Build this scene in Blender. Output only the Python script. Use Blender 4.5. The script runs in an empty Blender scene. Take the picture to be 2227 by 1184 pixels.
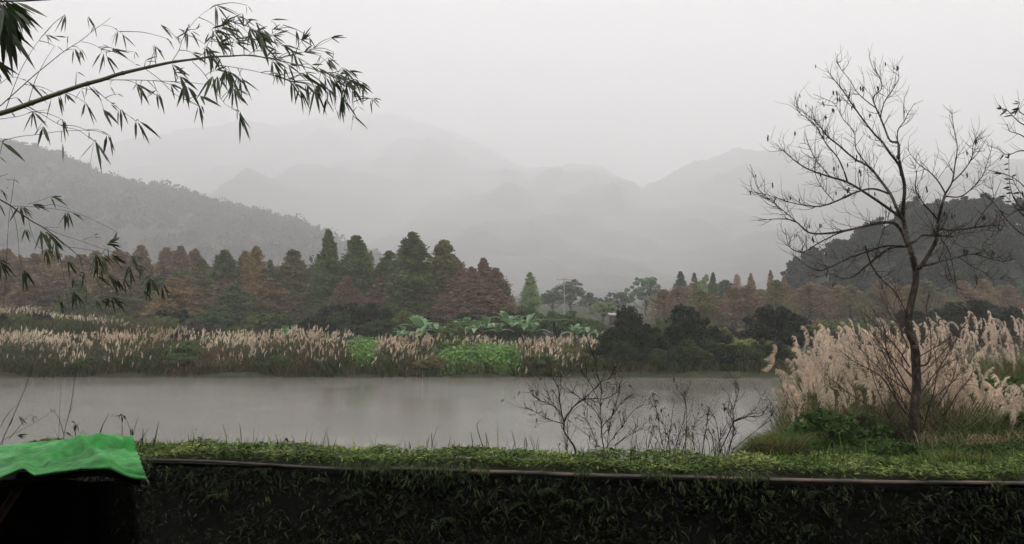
import bpy, math
import numpy as np
from math import radians, sin, cos, pi

# ------------------------------------------------------------------ camera, world, sun, exposure
sc = bpy.context.scene
HC = 4.5                       # eye height above the water
F = 1747.0; CX = 1113.5; CY = 592.0
PITCH = math.atan(58.0 / F)
CAM = np.array([0.0, 0.0, HC])
cam_d = bpy.data.cameras.new('camera'); cam = bpy.data.objects.new('camera', cam_d)
sc.collection.objects.link(cam)
cam_d.lens = 36.0 * F / 2227.0; cam_d.sensor_width = 36.0
cam_d.clip_start = 0.05; cam_d.clip_end = 20000
cam.location = (0, 0, HC); cam.rotation_euler = (radians(90) + PITCH, 0, 0)
sc.camera = cam
sc.view_settings.view_transform = 'Standard'; sc.view_settings.look = 'None'
sc.view_settings.exposure = 0.08; sc.view_settings.gamma = 1.0

SUN_EL, SUN_ROT = radians(52), radians(150)
world = bpy.data.worlds.new('World'); sc.world = world; world.use_nodes = True
wn, wl = world.node_tree.nodes, world.node_tree.links
wn.clear()
sky = wn.new('ShaderNodeTexSky'); sky.sky_type = 'NISHITA'; sky.sun_disc = False
sky.sun_elevation = SUN_EL; sky.sun_rotation = SUN_ROT
tc = wn.new('ShaderNodeTexCoord'); sep = wn.new('ShaderNodeSeparateXYZ')
wl.new(tc.outputs['Generated'], sep.inputs[0])
ramp = wn.new('ShaderNodeValToRGB')                    # overcast: zenith brighter than horizon
ramp.color_ramp.elements[0].position = 0.0; ramp.color_ramp.elements[0].color = (0.715, 0.68, 0.70, 1)
e_ = ramp.color_ramp.elements.new(.36); e_.color = (0.835, 0.805, 0.825, 1)
ramp.color_ramp.elements[2].position = 0.95; ramp.color_ramp.elements[2].color = (1.34, 1.30, 1.33, 1)
wl.new(sep.outputs['Z'], ramp.inputs[0])
gain = wn.new('ShaderNodeVectorMath'); gain.operation = 'SCALE'; gain.inputs['Scale'].default_value = 18.0
wl.new(ramp.outputs['Color'], gain.inputs[0])
mixw = wn.new('ShaderNodeMix'); mixw.data_type = 'RGBA'; mixw.inputs[0].default_value = 0.93
wl.new(sky.outputs[0], mixw.inputs[6]); wl.new(gain.outputs[0], mixw.inputs[7])
bg = wn.new('ShaderNodeBackground'); bg.inputs['Strength'].default_value = 0.1
wl.new(mixw.outputs[2], bg.inputs['Color'])
wo = wn.new('ShaderNodeOutputWorld'); wl.new(bg.outputs[0], wo.inputs['Surface'])

sun_d = bpy.data.lights.new('sun', 'SUN'); sun_d.energy = 1.5; sun_d.angle = radians(25)
sun_d.color = (1.0, 0.97, 0.92)
sun = bpy.data.objects.new('sun', sun_d); sc.collection.objects.link(sun)
sun.rotation_euler = (radians(90) - SUN_EL, 0, radians(180) - SUN_ROT + radians(0))
sc.cycles.volume_bounces = 6
sc.cycles.max_bounces = 10
sc.cycles.transparent_max_bounces = 8
HAZE = 0.00080

# ------------------------------------------------------------------ helpers
col = sc.collection
def P(px, py, Y):
    """point of the place at depth Y seen in direction (px, py) of the survey photo"""
    dx = (px - CX) / F; dz = (CY - py) / F
    fy = cos(PITCH) - dz * sin(PITCH); fz = sin(PITCH) + dz * cos(PITCH)
    t = Y / fy
    return np.array([dx * t, Y, HC + fz * t])

def rng(seed): return np.random.default_rng(seed)

class MB:
    def __init__(s): s.v = []; s.f = []; s.n = 0; s.mi = []
    def add(s, verts, faces, mi=0):
        verts = np.asarray(verts, dtype=np.float32).reshape(-1, 3)
        faces = np.asarray(faces, dtype=np.int64)
        s.v.append(verts); s.f.append(faces + s.n); s.n += len(verts)
        s.mi.append(np.full(len(faces), mi, dtype=np.int32))
    def mesh(s, name, mats, smooth=True):
        me = bpy.data.meshes.new(name)
        v = np.concatenate(s.v); me.vertices.add(len(v)); me.vertices.foreach_set('co', v.ravel())
        loops = np.concatenate([f.ravel() for f in s.f]).astype(np.int32)
        tot = np.concatenate([np.full(len(f), f.shape[1], dtype=np.int32) for f in s.f])
        st = np.concatenate([[0], np.cumsum(tot)[:-1]]).astype(np.int32)
        me.loops.add(len(loops)); me.loops.foreach_set('vertex_index', loops)
        me.polygons.add(len(tot)); me.polygons.foreach_set('loop_start', st)
        me.polygons.foreach_set('loop_total', tot)
        if len(mats) > 1: me.polygons.foreach_set('material_index', np.concatenate(s.mi))
        me.update(calc_edges=True)
        if smooth: me.polygons.foreach_set('use_smooth', np.ones(len(tot), dtype=bool))
        for m in mats: me.materials.append(m)
        return me
    def build(s, name, mats, parent=None, smooth=True):
        if not isinstance(mats, (list, tuple)): mats = [mats]
        return obj(name, s.mesh(name, mats, smooth), parent)

def obj(name, me, parent=None):
    o = bpy.data.objects.new(name, me); col.objects.link(o)
    if parent is not None: o.parent = parent
    return o
def empty(name, loc=(0, 0, 0), rz=0):
    o = bpy.data.objects.new(name, None); col.objects.link(o); o.empty_display_size = 0.2
    o.location = loc; o.rotation_euler = (0, 0, rz); return o
def tag(o, label=None, cat=None, group=None, kind=None):
    if label: o['label'] = label
    if cat: o['category'] = cat
    if group: o['group'] = group
    if kind: o['kind'] = kind
    return o

def norm(a): return a / np.maximum(np.linalg.norm(a, axis=-1, keepdims=True), 1e-9)

def tube(mb, pts, rad, n=6, mi=0, cap=True):
    pts = np.asarray(pts, float); m = len(pts); rad = np.broadcast_to(np.asarray(rad, float), (m,))
    t = norm(np.gradient(pts, axis=0))
    ref = np.array([0, 0, 1.0]) if abs(t[:, 2]).mean() < 0.85 else np.array([1.0, 0, 0])
    a = norm(np.cross(t, ref)); b = np.cross(t, a)
    ang = np.linspace(0, 2 * pi, n, endpoint=False)
    ring = a[:, None, :] * np.cos(ang)[None, :, None] + b[:, None, :] * np.sin(ang)[None, :, None]
    v = (pts[:, None, :] + ring * rad[:, None, None]).reshape(-1, 3)
    i = np.arange(m - 1)[:, None] * n; j = np.arange(n)[None, :]; k = (j + 1) % n
    f = np.stack([i + j, i + k, i + n + k, i + n + j], -1).reshape(-1, 4)
    mb.add(v, f, mi)
    if cap and n >= 3:
        mb.add(v[:n], [list(range(n))[::-1]], mi); mb.add(v[-n:], [list(range(n))], mi)

def spline(pts, k=5):
    """Catmull-Rom through the points, k steps each"""
    p = np.asarray(pts, float)
    if len(p) < 3:
        return np.array([p[0] + (p[-1] - p[0]) * t for t in np.linspace(0, 1, k + 1)])
    q = np.vstack([2 * p[0] - p[1], p, 2 * p[-1] - p[-2]]); out = []
    for i in range(1, len(q) - 2):
        for t in np.linspace(0, 1, k, endpoint=False):
            a, b, c, d = q[i - 1], q[i], q[i + 1], q[i + 2]
            out.append(0.5 * (2 * b + (c - a) * t + (2 * a - 5 * b + 4 * c - d) * t * t + (3 * b - a - 3 * c + d) * t ** 3))
    out.append(p[-1]); return np.array(out)

def leaves(mb, base, d, side, L, W, droop=0.15, mi=0):
    """lance-shaped leaves: 6 points each, bent down along their length"""
    base = np.asarray(base, float); N = len(base)
    d = norm(np.asarray(d, float)); s = norm(np.cross(d, side)); L = np.broadcast_to(L, (N,))[:, None]; W = np.broadcast_to(W, (N,))[:, None]
    dn = np.array([0, 0, -1.0])
    up = norm(np.cross(s, d))
    v = np.empty((N, 6, 3))
    v[:, 0] = base
    c1 = base + d * L * 0.32 + dn * L * droop * 0.1; c2 = base + d * L * 0.7 + dn * L * droop * 0.5
    v[:, 1] = c1 + s * W * .5 + up * W * .12; v[:, 2] = c1 - s * W * .5 + up * W * .12
    v[:, 3] = c2 + s * W * .34 + up * W * .08; v[:, 4] = c2 - s * W * .34 + up * W * .08
    v[:, 5] = base + d * L + dn * L * droop
    o = (np.arange(N) * 6)[:, None]
    mb.add(v.reshape(-1, 3), np.concatenate([o + [[0, 1, 2]], o + [[3, 5, 4]]]), mi)
    mb.add(np.zeros((0, 3)), np.zeros((0, 4), int), mi)
    f = (o + [[1, 3, 4, 2]]); n0 = mb.n - N * 6
    mb.f.append(f + n0); mb.mi.append(np.full(N, mi, dtype=np.int32))

def blades(mb, base, lean, H, W, seed=0, mi=0, bend=0.5):
    """grass blades: three-segment tapering strips arching towards lean"""
    r = rng(seed); N = len(base); base = np.asarray(base, float); lean = np.asarray(lean, float)
    H = np.broadcast_to(H, (N,))[:, None]; W = np.broadcast_to(W, (N,))[:, None]
    a = r.uniform(0, 2 * pi, N); s = np.stack([np.cos(a), np.sin(a), 0 * a], 1)
    up = np.array([0, 0, 1.0]); v = np.empty((N, 7, 3))
    for i, (t, w) in enumerate(((0, .8), (.4, 1), (.75, .6))):
        c = base + up * H * (t - bend * 0.25 * t ** 2.5) + lean * H * (t ** 2) * bend
        v[:, 2 * i] = c + s * W * w * .5; v[:, 2 * i + 1] = c - s * W * w * .5
    v[:, 6] = base + up * H * (1 - bend * .45) + lean * H * bend
    o = (np.arange(N) * 7)[:, None]; n0 = mb.n
    mb.add(v.reshape(-1, 3), np.concatenate([o + [[0, 2, 3, 1]], o + [[2, 4, 5, 3]]]), mi)
    mb.f.append(o + [[4, 6, 5]] + n0); mb.mi.append(np.full(N, mi, dtype=np.int32))

def chips(mb, c, size, seed=0, mi=0, flat=0.0, elong=1.6):
    """leaf-sized quads, randomly turned"""
    r = rng(seed); N = len(c); n = r.normal(size=(N, 3)); n[:, 2] += flat * np.sign(n[:, 2]) ; n = norm(n)
    a = norm(np.cross(n, r.normal(size=(N, 3)))); b = np.cross(n, a)
    sz = np.broadcast_to(size, (N,))[:, None] * r.uniform(.6, 1.4, (N, 1)) * .5
    v = np.stack([c - a * sz * elong, c - b * sz, c + a * sz * elong, c + b * sz], 1).reshape(-1, 3)
    o = (np.arange(N) * 4)[:, None]; mb.add(v, o + [[0, 1, 2, 3]], mi)

# value noise for terrain
_tab = rng(7).random((256, 256))
def vnoise(x, y):
    xi = np.floor(x).astype(int); yi = np.floor(y).astype(int); fx = x - xi; fy = y - yi
    fx = fx * fx * (3 - 2 * fx); fy = fy * fy * (3 - 2 * fy)
    g = lambda i, j: _tab[i % 256, j % 256]
    return (g(xi, yi) * (1 - fx) + g(xi + 1, yi) * fx) * (1 - fy) + (g(xi, yi + 1) * (1 - fx) + g(xi + 1, yi + 1) * fx) * fy
def fbm(x, y, o=4):
    s = 0; a = .5
    for i in range(o): s = s + a * (vnoise(x * 2 ** i + 13 * i, y * 2 ** i + 7 * i) - .5); a *= .5
    return s
def sstep(a, b, x):
    t = np.clip((x - a) / (b - a), 0, 1); return t * t * (3 - 2 * t)

def ground_z(x, y):
    x = np.asarray(x, float); y = np.asarray(y, float)
    floor_ = 2.85 + 0 * y
    centre = np.interp(y, [-50, 5.75, 5.9, 7, 9, 14, 18, 22, 26], [2.1, 2.1, 3.22, 2.95, 2.5, 1.2, .2, -.6, -1.2])
    right = np.interp(y, [-50, 5.75, 5.9, 8, 10, 12, 15, 20, 28, 38, 44], [2.1, 2.1, 3.22, 2.85, 2.45, 2.15, 1.85, 1.3, .7, .1, -1.0])
    s = sstep(.25, .37, (x - .4) / np.maximum(y, 3))
    near = centre * (1 - s) + right * s
    shore = 45.9 + 1.6 * fbm(x * .12, x * .03) + .25 * np.sin(x * .9)
    far = np.interp(y - shore, [-3, 0, .6, 3, 12, 60, 300, 2600], [-1.2, -.05, .3, .5, .8, 1.3, 3, 20])
    z = np.where(y < 41, near, np.maximum(far, near * (y < 44) - 9 * (y >= 44)))
    n = fbm(x * .7, y * .7, 3) * .12 * sstep(6.5, 9, y)
    return z + n + fbm(x * .01, y * .01) * 4 * sstep(100, 400, y)

# ------------------------------------------------------------------ materials
def new_mat(name):
    m = bpy.data.materials.new(name); m.use_nodes = True; n = m.node_tree.nodes; l = m.node_tree.links
    return m, n, l, n['Principled BSDF'], n['Material Output']
def noise_node(n, l, scale, detail=3, coord='Object', rough=.6, stretch=None):
    t = n.new('ShaderNodeTexCoord'); x = n.new('ShaderNodeTexNoise')
    x.inputs['Scale'].default_value = scale; x.inputs['Detail'].default_value = detail; x.inputs['Roughness'].default_value = rough
    if stretch:
        mp = n.new('ShaderNodeMapping'); mp.inputs['Scale'].default_value = stretch
        l.new(t.outputs[coord], mp.inputs[0]); l.new(mp.outputs[0], x.inputs[0])
    else: l.new(t.outputs[coord], x.inputs[0])
    return x
def ramp_node(n, l, src, stops):
    r = n.new('ShaderNodeValToRGB'); e = r.color_ramp.elements
    while len(e) < len(stops): e.new(.5)
    for i, (p, c) in enumerate(stops): e[i].position = p; e[i].color = (*c, 1)
    l.new(src, r.inputs[0]); return r
def mapr(n, l, src, a, b, c, d):
    m = n.new('ShaderNodeMapRange'); l.new(src, m.inputs[0])
    for i, v in enumerate((a, b, c, d)): m.inputs[1 + i].default_value = v
    return m.outputs[0]

def ramp_mat(name, stops, scale=5, rough=.8, bump=0, bscale=None, stretch=None, spec=.3, detail=4):
    m, n, l, p, o = new_mat(name)
    x = noise_node(n, l, scale, detail, stretch=stretch); r = ramp_node(n, l, x.outputs[0], stops)
    l.new(r.outputs[0], p.inputs['Base Color']); p.inputs['Roughness'].default_value = rough
    p.inputs['Specular IOR Level'].default_value = spec
    if bump:
        b = n.new('ShaderNodeBump'); b.inputs['Strength'].default_value = 1; b.inputs['Distance'].default_value = bump
        y = noise_node(n, l, bscale or scale * 3, 4, stretch=stretch); l.new(y.outputs[0], b.inputs['Height']); l.new(b.outputs[0], p.inputs['Normal'])
    return m

def leaf_mat(name, colr=None, orand=0, var=.45, trans=.25, rough=.5, spec=.3, tint=None, nscale=.8, tintf=(.45, .65)):
    """leaf colour from the object's own colour (one per plant), varied leaf by leaf and clump by clump"""
    m, n, l, p, o = new_mat(name)
    if colr is None:
        oi = n.new('ShaderNodeObjectInfo'); base = oi.outputs['Color']
    else:
        rg = n.new('ShaderNodeRGB'); rg.outputs[0].default_value = (*colr, 1); base = rg.outputs[0]
    if tint:
        x = noise_node(n, l, nscale, 3); f = mapr(n, l, x.outputs[0], tintf[0], tintf[1], 0, 1)
        mx = n.new('ShaderNodeMix'); mx.data_type = 'RGBA'; l.new(f, mx.inputs[0]); l.new(base, mx.inputs[6])
        mx.inputs[7].default_value = (*tint, 1); base = mx.outputs[2]
    ge = n.new('ShaderNodeNewGeometry'); v = mapr(n, l, ge.outputs['Random Per Island'], 0, 1, 1 - var, 1 + var)
    x2 = noise_node(n, l, nscale * 1.7, 2); v2 = mapr(n, l, x2.outputs[0], .3, .7, .82, 1.18)
    mu = n.new('ShaderNodeMath'); mu.operation = 'MULTIPLY'; l.new(v, mu.inputs[0]); l.new(v2, mu.inputs[1])
    if orand:
        oi2 = n.new('ShaderNodeObjectInfo'); v3 = mapr(n, l, oi2.outputs['Random'], 0, 1, 1 - orand, 1.0)
        mu2 = n.new('ShaderNodeMath'); mu2.operation = 'MULTIPLY'; l.new(mu.outputs[0], mu2.inputs[0]); l.new(v3, mu2.inputs[1]); mu = mu2
    sc_ = n.new('ShaderNodeVectorMath'); sc_.operation = 'SCALE'; l.new(base, sc_.inputs[0]); l.new(mu.outputs[0], sc_.inputs['Scale'])
    l.new(sc_.outputs[0], p.inputs['Base Color']); p.inputs['Roughness'].default_value = rough
    p.inputs['Specular IOR Level'].default_value = spec
    if trans:
        t = n.new('ShaderNodeBsdfTranslucent'); l.new(sc_.outputs[0], t.inputs[0])
        mx = n.new('ShaderNodeMixShader'); mx.inputs[0].default_value = trans
        l.new(p.outputs[0], mx.inputs[1]); l.new(t.outputs[0], mx.inputs[2]); l.new(mx.outputs[0], o.inputs[0])
    return m

BOOST = 2.75
M_leaf = leaf_mat('foliage', var=.13, trans=.35, spec=.14, rough=.65)
M_leaf_far = leaf_mat('distant_foliage', var=.10, spec=.1, rough=.8, nscale=.15)
M_ground = ramp_mat('earth_and_grass', [(.3, (.018, .016, .010)), (.55, (.03, .035, .015)), (.75, (.045, .055, .02))], 1.2, .95, .05, 4)
M_hill = ramp_mat('forested_slope', [(.35, (.012, .017, .011)), (.6, (.028, .036, .02)), (.8, (.045, .05, .03))], .06, .95, 3.0, .12)
M_bark_far = ramp_mat('dull_bark', [(.3, (.03, .022, .016)), (.7, (.07, .055, .045))], 6, .9)
M_trunk = ramp_mat('lichen_bark', [(.36, (.010, .008, .006)), (.52, (.03, .021, .014)), (.62, (.075, .055, .036)), (.74, (.16, .13, .10))], 24, .85, .012, 40, stretch=(1, 1, .45))
M_twig = ramp_mat('dark_twig', [(.3, (.008, .006, .005)), (.7, (.028, .018, .013))], 9, .85, spec=.1)
M_shoot = ramp_mat('reddish_twig', [(.3, (.022, .012, .008)), (.7, (.07, .038, .026))], 9, .8)
M_bleaf = leaf_mat('bamboo_leaf', (.030, .048, .014), var=.6, trans=.32, rough=.38, spec=.45)
M_culm = ramp_mat('bamboo_culm', [(.3, (.03, .035, .012)), (.7, (.075, .085, .03))], 12, .45, spec=.4)
M_btwig = ramp_mat('bamboo_twig', [(.3, (.015, .014, .009)), (.7, (.045, .04, .022))], 12, .7)
M_creep = leaf_mat('creeper_leaf', (.085, .135, .028), var=.8, trans=.3, rough=.55, spec=.2, tint=(.22, .26, .08), nscale=2.5)
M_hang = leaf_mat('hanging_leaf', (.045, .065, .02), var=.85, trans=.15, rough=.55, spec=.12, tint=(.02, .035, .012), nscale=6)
M_blade = leaf_mat('silvergrass_blade', (.07, .10, .025), var=.5, trans=.25, tint=(.26, .19, .10), nscale=1.6)
M_plume = leaf_mat('silvergrass_plume', (.90, .79, .655), orand=.3, var=.35, trans=.5, rough=.8, spec=.1, tint=(.76, .61, .47), nscale=1.5)
M_farplume = leaf_mat('reed_plume', (.65, .56, .42), var=.5, trans=.35, rough=.8, spec=.1, tint=(.46, .33, .23), nscale=.25)
M_farblade = leaf_mat('reed_blade', (.04, .055, .016), var=.6, trans=.2, spec=.12, tint=(.10, .07, .035), nscale=.45)
M_fargreen = leaf_mat('fresh_green', (.12, .24, .045), var=.4, trans=.25, tint=(.06, .12, .035), nscale=.5)
M_grass = leaf_mat('bank_grass', (.04, .085, .012), var=.6, trans=.3, rough=.65, spec=.12, tint=(.10, .10, .03), nscale=.8)
M_banana = leaf_mat('banana_leaf', (.14, .25, .11), var=.4, trans=.35, rough=.35, spec=.5)
M_pod = ramp_mat('dry_pod', [(.3, (.01, .007, .006)), (.7, (.03, .02, .015))], 20, .8)

# ------------------------------------------------------------------ setting: ground, water, hills
def axis(lo, hi, fine, n):
    t = np.linspace(-1, 1, n); k = 5.2
    v = np.sinh(t * k) / np.sinh(k)
    a = np.where(v < 0, -v * lo, v * hi)
    return np.unique(np.concatenate([a, np.arange(-fine, fine, .7)]))
gx = axis(-5400, 5400, 34, 90)
gy = np.unique(np.concatenate([-np.geomspace(1, 500, 18), [0], np.arange(.5, 5.6, .5), [5.74, 5.78, 5.9], np.arange(6.1, 62, .45), np.geomspace(63, 9000, 64)]))
X, Y = np.meshgrid(gx, gy, indexing='ij'); Z = ground_z(X, Y)
mb = MB(); nx, ny = X.shape
idx = np.arange(nx * ny).reshape(nx, ny)
mb.add(np.stack([X, Y, Z], -1).reshape(-1, 3), np.stack([idx[:-1, :-1], idx[1:, :-1], idx[1:, 1:], idx[:-1, 1:]], -1).reshape(-1, 4))
tag(mb.build('ground', M_ground), kind='structure')

mw, n, l, p, o = new_mat('murky_pond_water')
p.inputs['Base Color'].default_value = (.145, .137, .118, 1); p.inputs['Roughness'].default_value = .08; p.inputs['IOR'].default_value = 1.33
n1 = noise_node(n, l, 1.0, 3, stretch=(2.2, 7.5, 1)); n2 = noise_node(n, l, 1.0, 2, stretch=(9, 22, 1))
n3 = noise_node(n, l, .09, 2); f3 = mapr(n, l, n3.outputs[0], .38, .62, .35, 1.7)
ad = n.new('ShaderNodeMath'); ad.operation = 'MULTIPLY_ADD'; l.new(n2.outputs[0], ad.inputs[0]); ad.inputs[1].default_value = .7; l.new(n1.outputs[0], ad.inputs[2])
b = n.new('ShaderNodeBump'); b.inputs['Distance'].default_value = .009; l.new(f3, b.inputs['Strength']); l.new(ad.outputs[0], b.inputs['Height']); l.new(b.outputs[0], p.inputs['Normal'])
mb = MB(); mb.add([[-300, 10, 0], [300, 10, 0], [300, 56, 0], [-300, 56, 0]], [[0, 1, 2, 3]])
tag(mb.build('water', mw), kind='structure')

def hill(name, ridge, Yr, Yf, amp, seed, nU=220, nT=60, back=.6, mat=M_hill, drop=0.0, power=1.0, mode='dome'):
    """a hill of real depth: a crest through surveyed sight lines, slopes down to both sides"""
    pxs = np.array([a for a, b in ridge], float); pys = np.array([b for a, b in ridge], float)
    u = np.linspace(pxs[0], pxs[-1], nU); py = np.interp(u, pxs, pys)
    k = max(3, nU // 60); ker = np.ones(k) / k; py = np.convolve(np.pad(py, k, 'edge'), ker, 'same')[k:-k]
    py = py - (fbm(u * .03 + seed, u * 0 + seed, 4) * 16 + fbm(u * .25 + seed, u * 0 + 2., 3) * 4) * (mode == 'concave'); zr = HC + (650 - py) / F * Yr - drop; xr = (u - CX) / F * Yr
    tt = np.concatenate([np.linspace(0, 1, nT), 1 + np.linspace(.05, 1, nT // 3)])
    V = np.empty((nU, len(tt), 3))
    for j, t in enumerate(tt):
        if t <= 1: y = Yf + (Yr - Yf) * t; hgt = np.sin(t * pi / 2) ** power
        if t <= 1 and mode == 'concave': hgt = (1 - (1 - t) ** 2.0) * y / Yr
        if t > 1: y = Yr + (t - 1) * (Yr - Yf) * back * 2; hgt = np.cos((t - 1) * pi / 2)
        x = xr * (1 - .0 * t); z = (zr + 1) * hgt - 1
        nz = fbm(x * 6 / Yr * 3 + seed, np.full(nU, y) * 6 / Yr * 3, 5) * amp * min(1, t * 1.5) * (1 if t > 1 else (1 - .75 * t ** 6))
        if mode == 'concave' and t <= 1: nz = nz - np.abs(fbm(x * 14 / Yr + seed, np.full(nU, y) * 5 / Yr + seed, 5)) * amp * 1.3 * min(1, t * 3) * (1 - t ** 3)
        y2 = y + fbm(x * 5 / Yr * 3 + seed + 40, np.full(nU, y) * 4 / Yr, 3) * (Yr - Yf) * .35 * (t * (1 - t) * 4 if t < 1 else 0)
        V[:, j] = np.stack([x, y2, z + nz], -1)
    mb = MB(); idx = np.arange(nU * len(tt)).reshape(nU, -1)
    mb.add(V.reshape(-1, 3), np.stack([idx[:-1, :-1], idx[1:, :-1], idx[1:, 1:], idx[:-1, 1:]], -1).reshape(-1, 4))
    return tag(mb.build(name, mat), kind='structure'), V

hill('mountain', [(-900, 420), (-300, 380), (150, 420), (330, 372), (430, 325), (560, 288), (660, 262), (780, 245), (880, 258), (980, 285), (1060, 318), (1150, 380), (1300, 440), (1500, 520)], 4600, 620, 190, 3, mode='concave')
hill('mountain', [(800, 560), (900, 500), (1000, 420), (1100, 384), (1180, 366), (1290, 362), (1340, 385), (1420, 420), (1520, 470), (1700, 540)], 3900, 560, 150, 11, mode='concave')
hill('mountain', [(1250, 520), (1380, 420), (1430, 392), (1480, 365), (1550, 338), (1605, 322), (1660, 336), (1740, 355), (1800, 372), (1900, 392), (2000, 400), (2300, 470)], 2900, 560, 130, 23, mode='concave')
hill('mountain', [(1780, 440), (1950, 410), (2050, 380), (2150, 352), (2230, 352), (2400, 330), (2800, 420)], 2000, 700, 90, 37, mode='concave')
_, VL = hill('hill', [(-700, 260), (-200, 300), (0, 322), (60, 328), (130, 350), (200, 392), (280, 412), (330, 416), (420, 440), (500, 460), (600, 490), (690, 520), (760, 550), (850, 590), (1000, 645)], 820, 380, 26, 51, drop=6, mode='concave')
_, VR = hill('hill', [(1690, 655), (1725, 625), (1760, 590), (1800, 562), (1870, 540), (1930, 512), (2000, 482), (2060, 472), (2130, 478), (2227, 478), (2400, 455), (2800, 500)], 172, 124, 4, 63, drop=1.5)

# ------------------------------------------------------------------ plant variants
def lumpy_crown(mb, seed, R, Hh, nclump, nleaf, size, base=.25, gap=1.0, flat=.3):
    r = rng(seed)
    for _ in range(nclump):
        a = r.uniform(0, 2 * pi); e = r.uniform(-.25, 1) ; q = r.uniform(.45, .95)
        rr = R * q * math.sqrt(max(0, 1 - max(e, 0) ** 2)) * (1 + .2 * sin(3 * a + seed))
        c = np.array([rr * cos(a), rr * sin(a), Hh * base + Hh * (1 - base) * (.32 + .62 * e * q)])
        cs = R * r.uniform(.14, .30) * gap
        q3 = r.normal(size=(nleaf, 3)); q3 = norm(q3) * (r.random((nleaf, 1)) ** .45)
        chips(mb, c + q3 * [cs, cs, cs * .7], size, seed=int(r.integers(1e9)), flat=flat)
        yield c

def broadleaf_meshes(seed, R, Hh, nclump, nleaf, size, base=.25, gap=1.0, leafm=None, trunk_r=.12):
    mc = MB(); mt = MB(); r = rng(seed + 99)
    tops = list(lumpy_crown(mc, seed, R, Hh, nclump, nleaf, size, base, gap))
    z0 = Hh * base * .9
    tube(mt, [(0, 0, -.4), (.05 * R, 0, z0 * .5), (0, .04 * R, z0), (0, 0, Hh * .55)], [trunk_r * 1.3, trunk_r, trunk_r * .8, trunk_r * .5], 6)
    for c in tops[::max(1, len(tops) // 14)]:
        st = np.array([0, 0, z0 * r.uniform(.7, 1.3)])
        m = (st + c) / 2 + [0, 0, -.06 * Hh]
        tube(mt, spline([st, m, c], 3), np.linspace(trunk_r * .5, trunk_r * .12, 7), 4)
    return mc.mesh('crown', [leafm or M_leaf]), mt.mesh('trunk', [M_bark_far])

def cypress_meshes(seed, R=2.0, Hh=10.0, nb=250, nl=64, size=.15, dome=.8, leafm=None):
    r = rng(seed); mc = MB(); mt = MB()
    for k in range(nb):
        t = r.uniform(.06, .985) ** .92; a = r.uniform(0, 2 * pi)
        Rt = R * (1 - t) ** dome * (1 + .18 * sin(2.0 * a + seed) * sin(7 * t + seed) + .13 * r.normal()) * min(1, .55 + t * 2)
        Rt = max(Rt, .05); z = Hh * t
        d = np.array([cos(a), sin(a), .42]); s = r.uniform(.25, 1.02, nl)[:, None] ** .8
        c = np.array([0, 0, z - .12 * Rt]) + d * Rt * s + r.normal(size=(nl, 3)) * (.045 + .12 * Rt) * [1, 1, 1]
        chips(mc, c, size, seed=int(r.integers(1e9)))
        if k % 4 == 0: tube(mt, [(0, 0, z - .3 * Rt), tuple(np.array([0, 0, z]) + d * Rt * .9)], [.035, .01], 3)
    tube(mt, [(0, 0, -.5), (.03, 0, Hh * .4), (0, 0, Hh * .97)], [.22, .14, .02], 6)
    return mc.mesh('crown', [leafm or M_leaf]), mt.mesh('trunk', [M_bark_far])

CYP = [cypress_meshes(100 + i, dome=(.85, .72, .95, .8, .68, .9)[i]) for i in range(6)]
ROUND = [broadleaf_meshes(200 + i, 2.0, 3.2, 70, 130, .13, base=.10) for i in range(5)]
OPEN = [broadleaf_meshes(300 + i, 3.2, 8.0, 64, 90, .24, base=.2, gap=.8, trunk_r=.16) for i in range(3)]
FEATHER = [cypress_meshes(400 + i, R=2.2, Hh=8, nb=150, nl=26, size=.14, dome=.7) for i in range(3)]

def copy_thing(meshes, loc, scale, rz, color, name, label, cat, group=None):
    root = empty(name, loc, rz); root.scale = scale
    c = obj('crown', meshes[0], root); c.color = (color[0] * BOOST, color[1] * BOOST, color[2] * BOOST * .9, 1)
    obj('trunk', meshes[1], root)
    return tag(root, label, cat, group)

r0 = rng(5)
def put_tree(kind, px, top, wpx, Yd, color, name, label, cat='tree', group=None, foot=None):
    """px: trunk direction, top: crown top, wpx: crown width, Yd: distance"""
    if kind != 'round' and foot is None and Yd < 100: Yd *= 1.28
    fam, R, Hh = {'cyp': (CYP, 2.0, 10.0), 'round': (ROUND, 2.05, 3.2), 'open': (OPEN, 3.3, 8.0), 'feather': (FEATHER, 2.2, 8.0)}[kind]
    x = (px - CX) / F * Yd; z = float(ground_z(x, Yd)) if foot is None else foot
    h = P(px, top, Yd)[2] - z; w = wpx / F * Yd / 2
    return copy_thing(fam[int(r0.integers(len(fam)))], (x, Yd, z - .05), (w / R, w / R, h / Hh), r0.uniform(0, 6.28), color, name, label, cat, group)

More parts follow.
